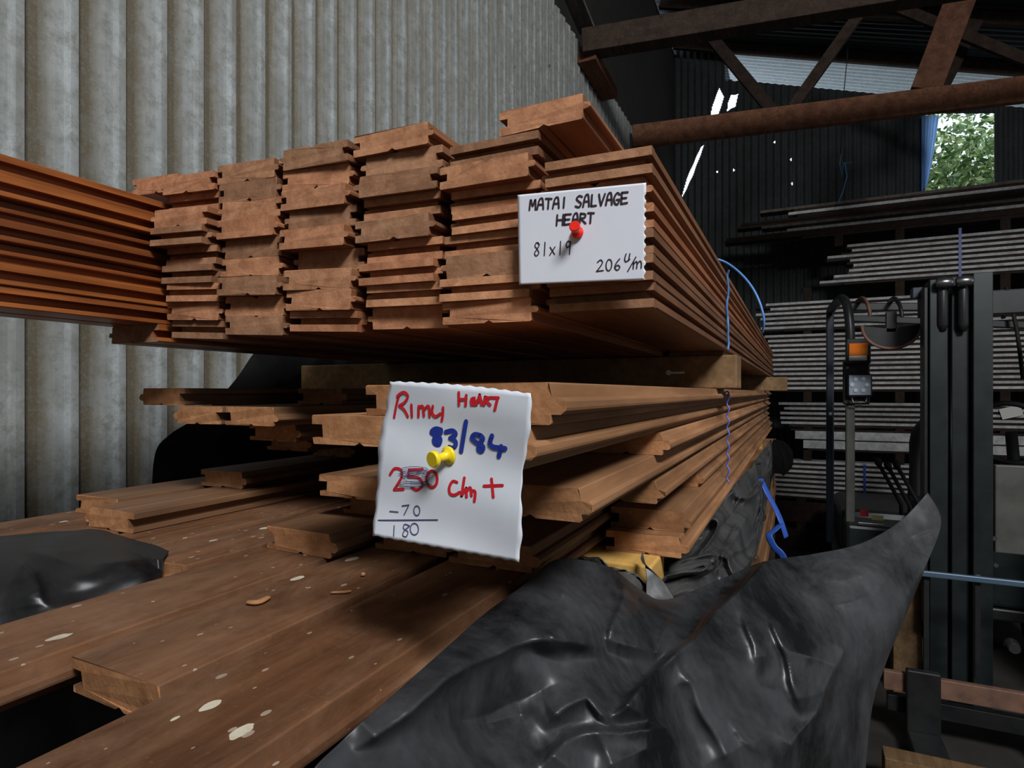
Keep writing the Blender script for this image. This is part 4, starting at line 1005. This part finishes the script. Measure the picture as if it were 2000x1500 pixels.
# lamps on the pillar
yl = YG-.07
def rect(u0, v0, u1, v1, y): return P3(u0, v0, y), P3(u1, v1, y)
p0, p1 = rect(1653, 662, 1701, 710, yl); L1 = box('indicator_lamp', (p0.x, yl, p1.z), (p1.x, yl+.05, p0.z), 'black_paint', .006)
p0, p1 = rect(1658, 671, 1695, 694, yl-.004); box('amber_lens', (p0.x, yl-.012, p1.z), (p1.x, yl-.001, p0.z), 'amber', .004, L1, 'orange lens')
p0, p1 = rect(1684, 680, 1693, 690, yl-.012); box('reflection_pad', (p0.x, yl-.0135, p1.z), (p1.x, yl-.0122, p0.z), 'amber_lit', .001, L1)
p0, p1 = rect(1658, 695, 1693, 704, yl-.004); box('clear_lens', (p0.x, yl-.010, p1.z), (p1.x, yl-.001, p0.z), 'label_white', .002, L1, 'white lens strip')
pil(1646, 1699, 706, 790, YG-.02, 'lamp_plate', 'black_paint', .015)
p0, p1 = rect(1655, 730, 1704, 776, yl); L2 = box('work_lamp', (p0.x, yl, p1.z), (p1.x, yl+.045, p0.z), 'black_paint', .012)
p0, p1 = rect(1658, 733, 1701, 772, yl-.004); box('lamp_lens', (p0.x, yl-.008, p1.z), (p1.x, yl-.001, p0.z), 'lens', .006, L2, 'pale grey lens')
for (u, v) in ((1671, 741), (1686, 740), (1664, 752), (1693, 752), (1671, 763), (1686, 763)):
    p = P3(u, v, yl-.0085); MB().lathe(p, (0,-1,0), [(0,.013),(.003,.012),(.005,.007)], 14).build('led', 'led', parent=L2)
mb = MB(); mb.tube([P3(1664, 776, yl), P3(1666, 786, yl), P3(1691, 786, yl), P3(1693, 776, yl)], .005, 8); mb.build('lamp_bracket', 'steel', parent=L2)
MB().lathe(P3(1655, 718, YG-.024), (0,-1,0), [(0,.008),(.004,.008)], 10).build('bolt', 'steel', parent=fk)
MB().lathe(P3(1679, 792, YG-.024), (0,-1,0), [(0,.010),(.006,.010)], 10).build('bolt', 'steel', parent=fk)
MB().lathe(P3(1622, 808, YG+.698), (0,-1,0), [(0,.012),(.004,.012)], 10).build('bolt', 'led', parent=fk)
# body, seat, levers, wheel
xb0 = P3(1650, 900, YG).x
box('front_cowl', (xb0, YG-.1, .35), (xm1+.1, YG+.18, P3(1700, 1028, YG-.1).z), 'mast_paint', .02)
box('cowl_trim', (P3(1676, 900, YG-.11).x, YG-.112, P3(1700, 1027, YG-.11).z), (P3(1728, 900, YG-.11).x, YG-.1005, P3(1700, 1022, YG-.11).z), 'steel', .001, label='chrome strip')
box('hood', (xb0+.02, YG+.8, .35), (xm1+.1, YG+1.7, ZC-.84), 'black_paint', .05)
box('side_step', (xb0-.02, YG-.1, .28), (xm1+.1, YG+1.6, .345), 'black_paint', .01)
p = P3(1688, 1002, YG+.05); box('warning_label', p-Vector((.022, 0, .02)), p+Vector((.022, .006, .018)), 'label_red', .001, label='red and white warning label')
p = P3(1714, 1012, YG); box('data_label', p-Vector((.03, 0, .012)), p+Vector((.03, .006, .016)), 'label_yellow', .001, label='pale yellow data label')
ys = YG+.95
mb = MB(); mb.tube(spline([P3(1792, 1010, ys), P3(1790, 940, ys+.05), P3(1794, 860, ys+.1), P3(1812, 822, ys+.12)], 12), [.10+.012*math.sin(k) for k in range(12)], 16, flat=.5); mb.build('seat_back', 'rubber', parent=fk)
box('seat_cushion', (P3(1770, 900, ys).x, ys-.45, ZC-.835), (P3(1770, 900, ys).x+.5, ys, ZC-.72), 'rubber', .04)
sw = P3(1850, 845, YG+.32)
for (u0, v0, u1, v1) in ((1716, 905, 1760, 985), (1752, 910, 1795, 985), (1735, 912, 1778, 990)):
    mb = MB(); mb.tube([P3(u1, v1+20, YG+.12), P3(u1, v1, YG+.12), P3(u0, v0, YG+.12)], .011, 8); mb.build('control_lever', 'rubber', parent=fk)
    MB().lathe(P3(u0, v0, YG+.12), (-.3,-.2,1), [(-.02,.012),(0,.020),(.02,.020),(.035,.010)], 12).build('lever_knob', 'rubber', parent=fk)
mb = MB(); cen = P3(1975, 845, YG+.3)
mb.tube([cen+Vector((.19*math.cos(t), .08*math.sin(t), .17*math.sin(t))) for t in [2*math.pi*k/24 for k in range(25)]], .016, 10); mb.build('steering_wheel', 'rubber', parent=fk)
mb = MB(); mb.tube([cen, cen+Vector((0, -.1, -.35))], .03, 12); mb.build('steering_column', 'rubber', parent=fk)
# carriage, load backrest, forks, wheels
yc = 3.02
def bar(u0, v0, u1, v1, y, w, h, name, mat):
    z = (P3(u0, v0, y).z+P3(u1, v1, y).z)/2
    p0 = P3(u0, v0, y); p1 = P3(u1, v1, y); p0.z = p1.z = z
    mb = MB(); mb.beam(p0, p1, w, h); return mb.build(name, mat, parent=fk, bevel=.004)
bar(1745, 1118, 2150, 1152, yc, .02, .024, 'backrest_top_bar', 'blue_bar')
o = bar(1725, 1325, 2150, 1398, yc, .03, .080, 'carriage_bar', 'worn_bar'); o['label'] = 'worn brown carriage bar'
for u in (1811, 1912, 2040):
    zt_, zb_ = P3(u, 1125, yc).z, P3(u, 1330, yc).z; x = P3(u, 1200, yc).x
    box('backrest_upright', (x-.010, yc+.016, zb_), (x+.010, yc+.03, zt_), 'black_paint', .002)
box('carriage_plate', (P3(1945, 1000, YM+.15).x, YM+.16, P3(1950, 1095).z), (P3(2060, 1000).x, YM+.2, P3(1950, 915).z), 'grey_paint', .006, label='grey panel beside the mast')
box('carriage_lower_bar', (P3(1735, 1400, yc).x, yc+.03, .12), (xm1+.05, yc+.07, .19), 'black_paint')
for u in (1800, 2080):
    x = P3(u, 1400, yc).x
    mb = MB(); mb.box((x-.06, yc-.05, .05), (x+.06, yc-.016, .34)); mb.box((x-.06, yc-.9, .05), (x+.06, yc-.05, .09)); mb.build('fork', 'black_paint', parent=fk, bevel=.006)
for wx in (P3(1700, 1300, YG).x, xm1+.0):
    MB().lathe((wx-.08, YG+.05, .32), (1,0,0), [(0,.20),(.02,.30),(.05,.32),(.15,.32),(.18,.30),(.2,.20)], 32).build('front_tyre', 'rubber', parent=fk)
    MB().lathe((wx-.08, YG+1.4, .25), (1,0,0), [(0,.16),(.02,.23),(.05,.25),(.13,.25),(.16,.23),(.18,.16)], 32).build('rear_tyre', 'rubber', parent=fk)
for (u, v) in ((1942, 1052), (1945, 1104)): MB().lathe(P3(u, v, YM+.155), (0,-1,0), [(0,.012),(.005,.010)], 10).build('bolt', 'steel', parent=fk)
MB().lathe(P3(1974, 1258, YM+.1), (0,-1,0), [(0,.03),(.02,.03),(.025,.022),(.06,.022)], 14).build('hose_fitting', 'steel', parent=fk)
mb = MB(); mb.tube(spline([P3(1965, 560, YG), P3(1985, 640, YG-.05), P3(1998, 740, YG-.05)], 14), .010, 8); mb.build('hose', 'rubber', parent=fk)
# timber on the floor in front of the forks
for k, (u0, v0, u1, v1, y) in enumerate(((1728, 1425, 2100, 1520, 2.55), (1790, 1470, 2100, 1545, 2.45))):
    p0, p1 = P3(u0, v0, y), P3(u1, v1, y)
    zt_ = .17 if k == 0 else .085
    mb = MB(); mb.box((p0.x, y, 0), (1.9, y+.09, .17 if k == 0 else .08)); tag(mb.build('floor_bearer', 'bearer_wood' if k == 0 else 'dark_beam', bevel=.004), ('brown timber bearer on the floor in front of the forklift', 'low dark timber on the floor at the bottom right')[k], 'bearer')
# stacked off-cuts by the carriage
for k, (u, v, w, h) in enumerate(((1768, 1170, .10, .13),)):
    p = P3(u, v, 3.5)
    mb = MB(); mb.box((p.x-.05, 3.5, 0), (p.x+.07, 3.6, p.z+.06)); tag(mb.build('wooden_post', 'bearer_wood', bevel=.004), 'short wooden post standing behind the black plastic beside the mast', 'post')

# ------------------------------------------------------------------ outside: tree beyond the window
def tree(x, y, h, r, n, label):
    e = empty('tree', (x, y, 0), label, 'tree')
    mb = MB(); rn = random.Random(int(x*100))
    for _ in range(n):
        a, b2, c = rn.gauss(0, .5), rn.gauss(0, .5), rn.gauss(0, .5)
        p = Vector((x+a*r, y+b2*r*.8, h+c*r*1.1)); L = rn.uniform(.06, .13); w = L*.5
        d = Vector((rn.gauss(0,1), rn.gauss(0,1), rn.gauss(-.3,.8))).normalized(); s_ = d.orthogonal().normalized(); s_.rotate(Matrix.Rotation(rn.uniform(0,6.3), 3, d))
        nn = d.cross(s_)
        mb.add([p-d*L/2, p+s_*w/2+nn*.006, p+d*L/2, p-s_*w/2+nn*.006], [(0,1,2,3)], 0)
    mb.build('foliage', 'leaves', parent=e, recalc=False)
    mb = MB(); mb.tube([(x, y, 0), (x+.05, y, h*.5), (x-.05, y+.1, h)], [.10, .08, .03], 10)
    for k in range(9):
        t = rn.uniform(.5, 1); q = Vector((x, y, h*t)); mb.tube([q, q+Vector((rn.uniform(-1,1), rn.uniform(-.5,.5), rn.uniform(.1,.8)))*r*.8], [.022, .008], 6)
    mb.build('trunk', 'bark', parent=e)
tree(1.85, 9.3, 4.0, 1.0, 6500, 'green leafy tree outside the back window opening')
tree(3.9, 15.5, 5.2, 1.7, 4200, 'paler tree farther away outside the back window')

# ------------------------------------------------------------------ light, camera, world
def area(name, loc, target, sx, sy, e, col):
    l = bpy.data.lights.new(name, 'AREA'); l.shape = 'RECTANGLE'; l.size = sx; l.size_y = sy; l.energy = e; l.color = col
    o = bpy.data.objects.new(name, l); COL.objects.link(o); o.location = loc
    o.rotation_euler = (Vector(target)-Vector(loc)).to_track_quat('-Z', 'Y').to_euler(); return o
area('skylight_daylight', (1.95, -1.25, 4.3), (-.2, .7, 1.4), 1.0, 1.0, 205, (.97, .985, 1.0))
area('front_fill_light', (.9, -1.9, 4.5), (-.3, .5, 1.5), 1.4, 1.2, 14, (.97, .985, 1.0))  # added fill lamp for the board ends, not a real skylight
area('low_fill_light', (2.3, -3.0, 2.3), (-.4, .8, 1.5), 3.4, 1.6, 6, (.97, .985, 1.0))  # added faint low fill; the front wall has no doorway
area('side_fill_light', (5.7, 1.2, 2.2), (0, 2.2, 1.5), 2.2, 2.4, 26, (.85, .92, 1.0))  # added side fill towards the back rack; the right wall has no door
w = bpy.data.worlds.new('sky'); sc.world = w; w.use_nodes = True
bg = w.node_tree.nodes['Background']; bg.inputs['Color'].default_value = (.78, .89, 1.0, 1); bg.inputs['Strength'].default_value = 1.6
cam = bpy.data.cameras.new('camera'); co = bpy.data.objects.new('camera', cam); COL.objects.link(co)
co.location = CAM; co.rotation_euler = (math.pi/2, 0, TH)
cam.sensor_width = 36; cam.lens = F/2000*36; cam.shift_y = (HZ-750)/2000; cam.clip_start = .01
sc.camera = co
vs = sc.view_settings; vs.view_transform = 'Standard'; vs.look = 'None'; vs.gamma = 1; vs.use_curve_mapping = False; vs.exposure = 0
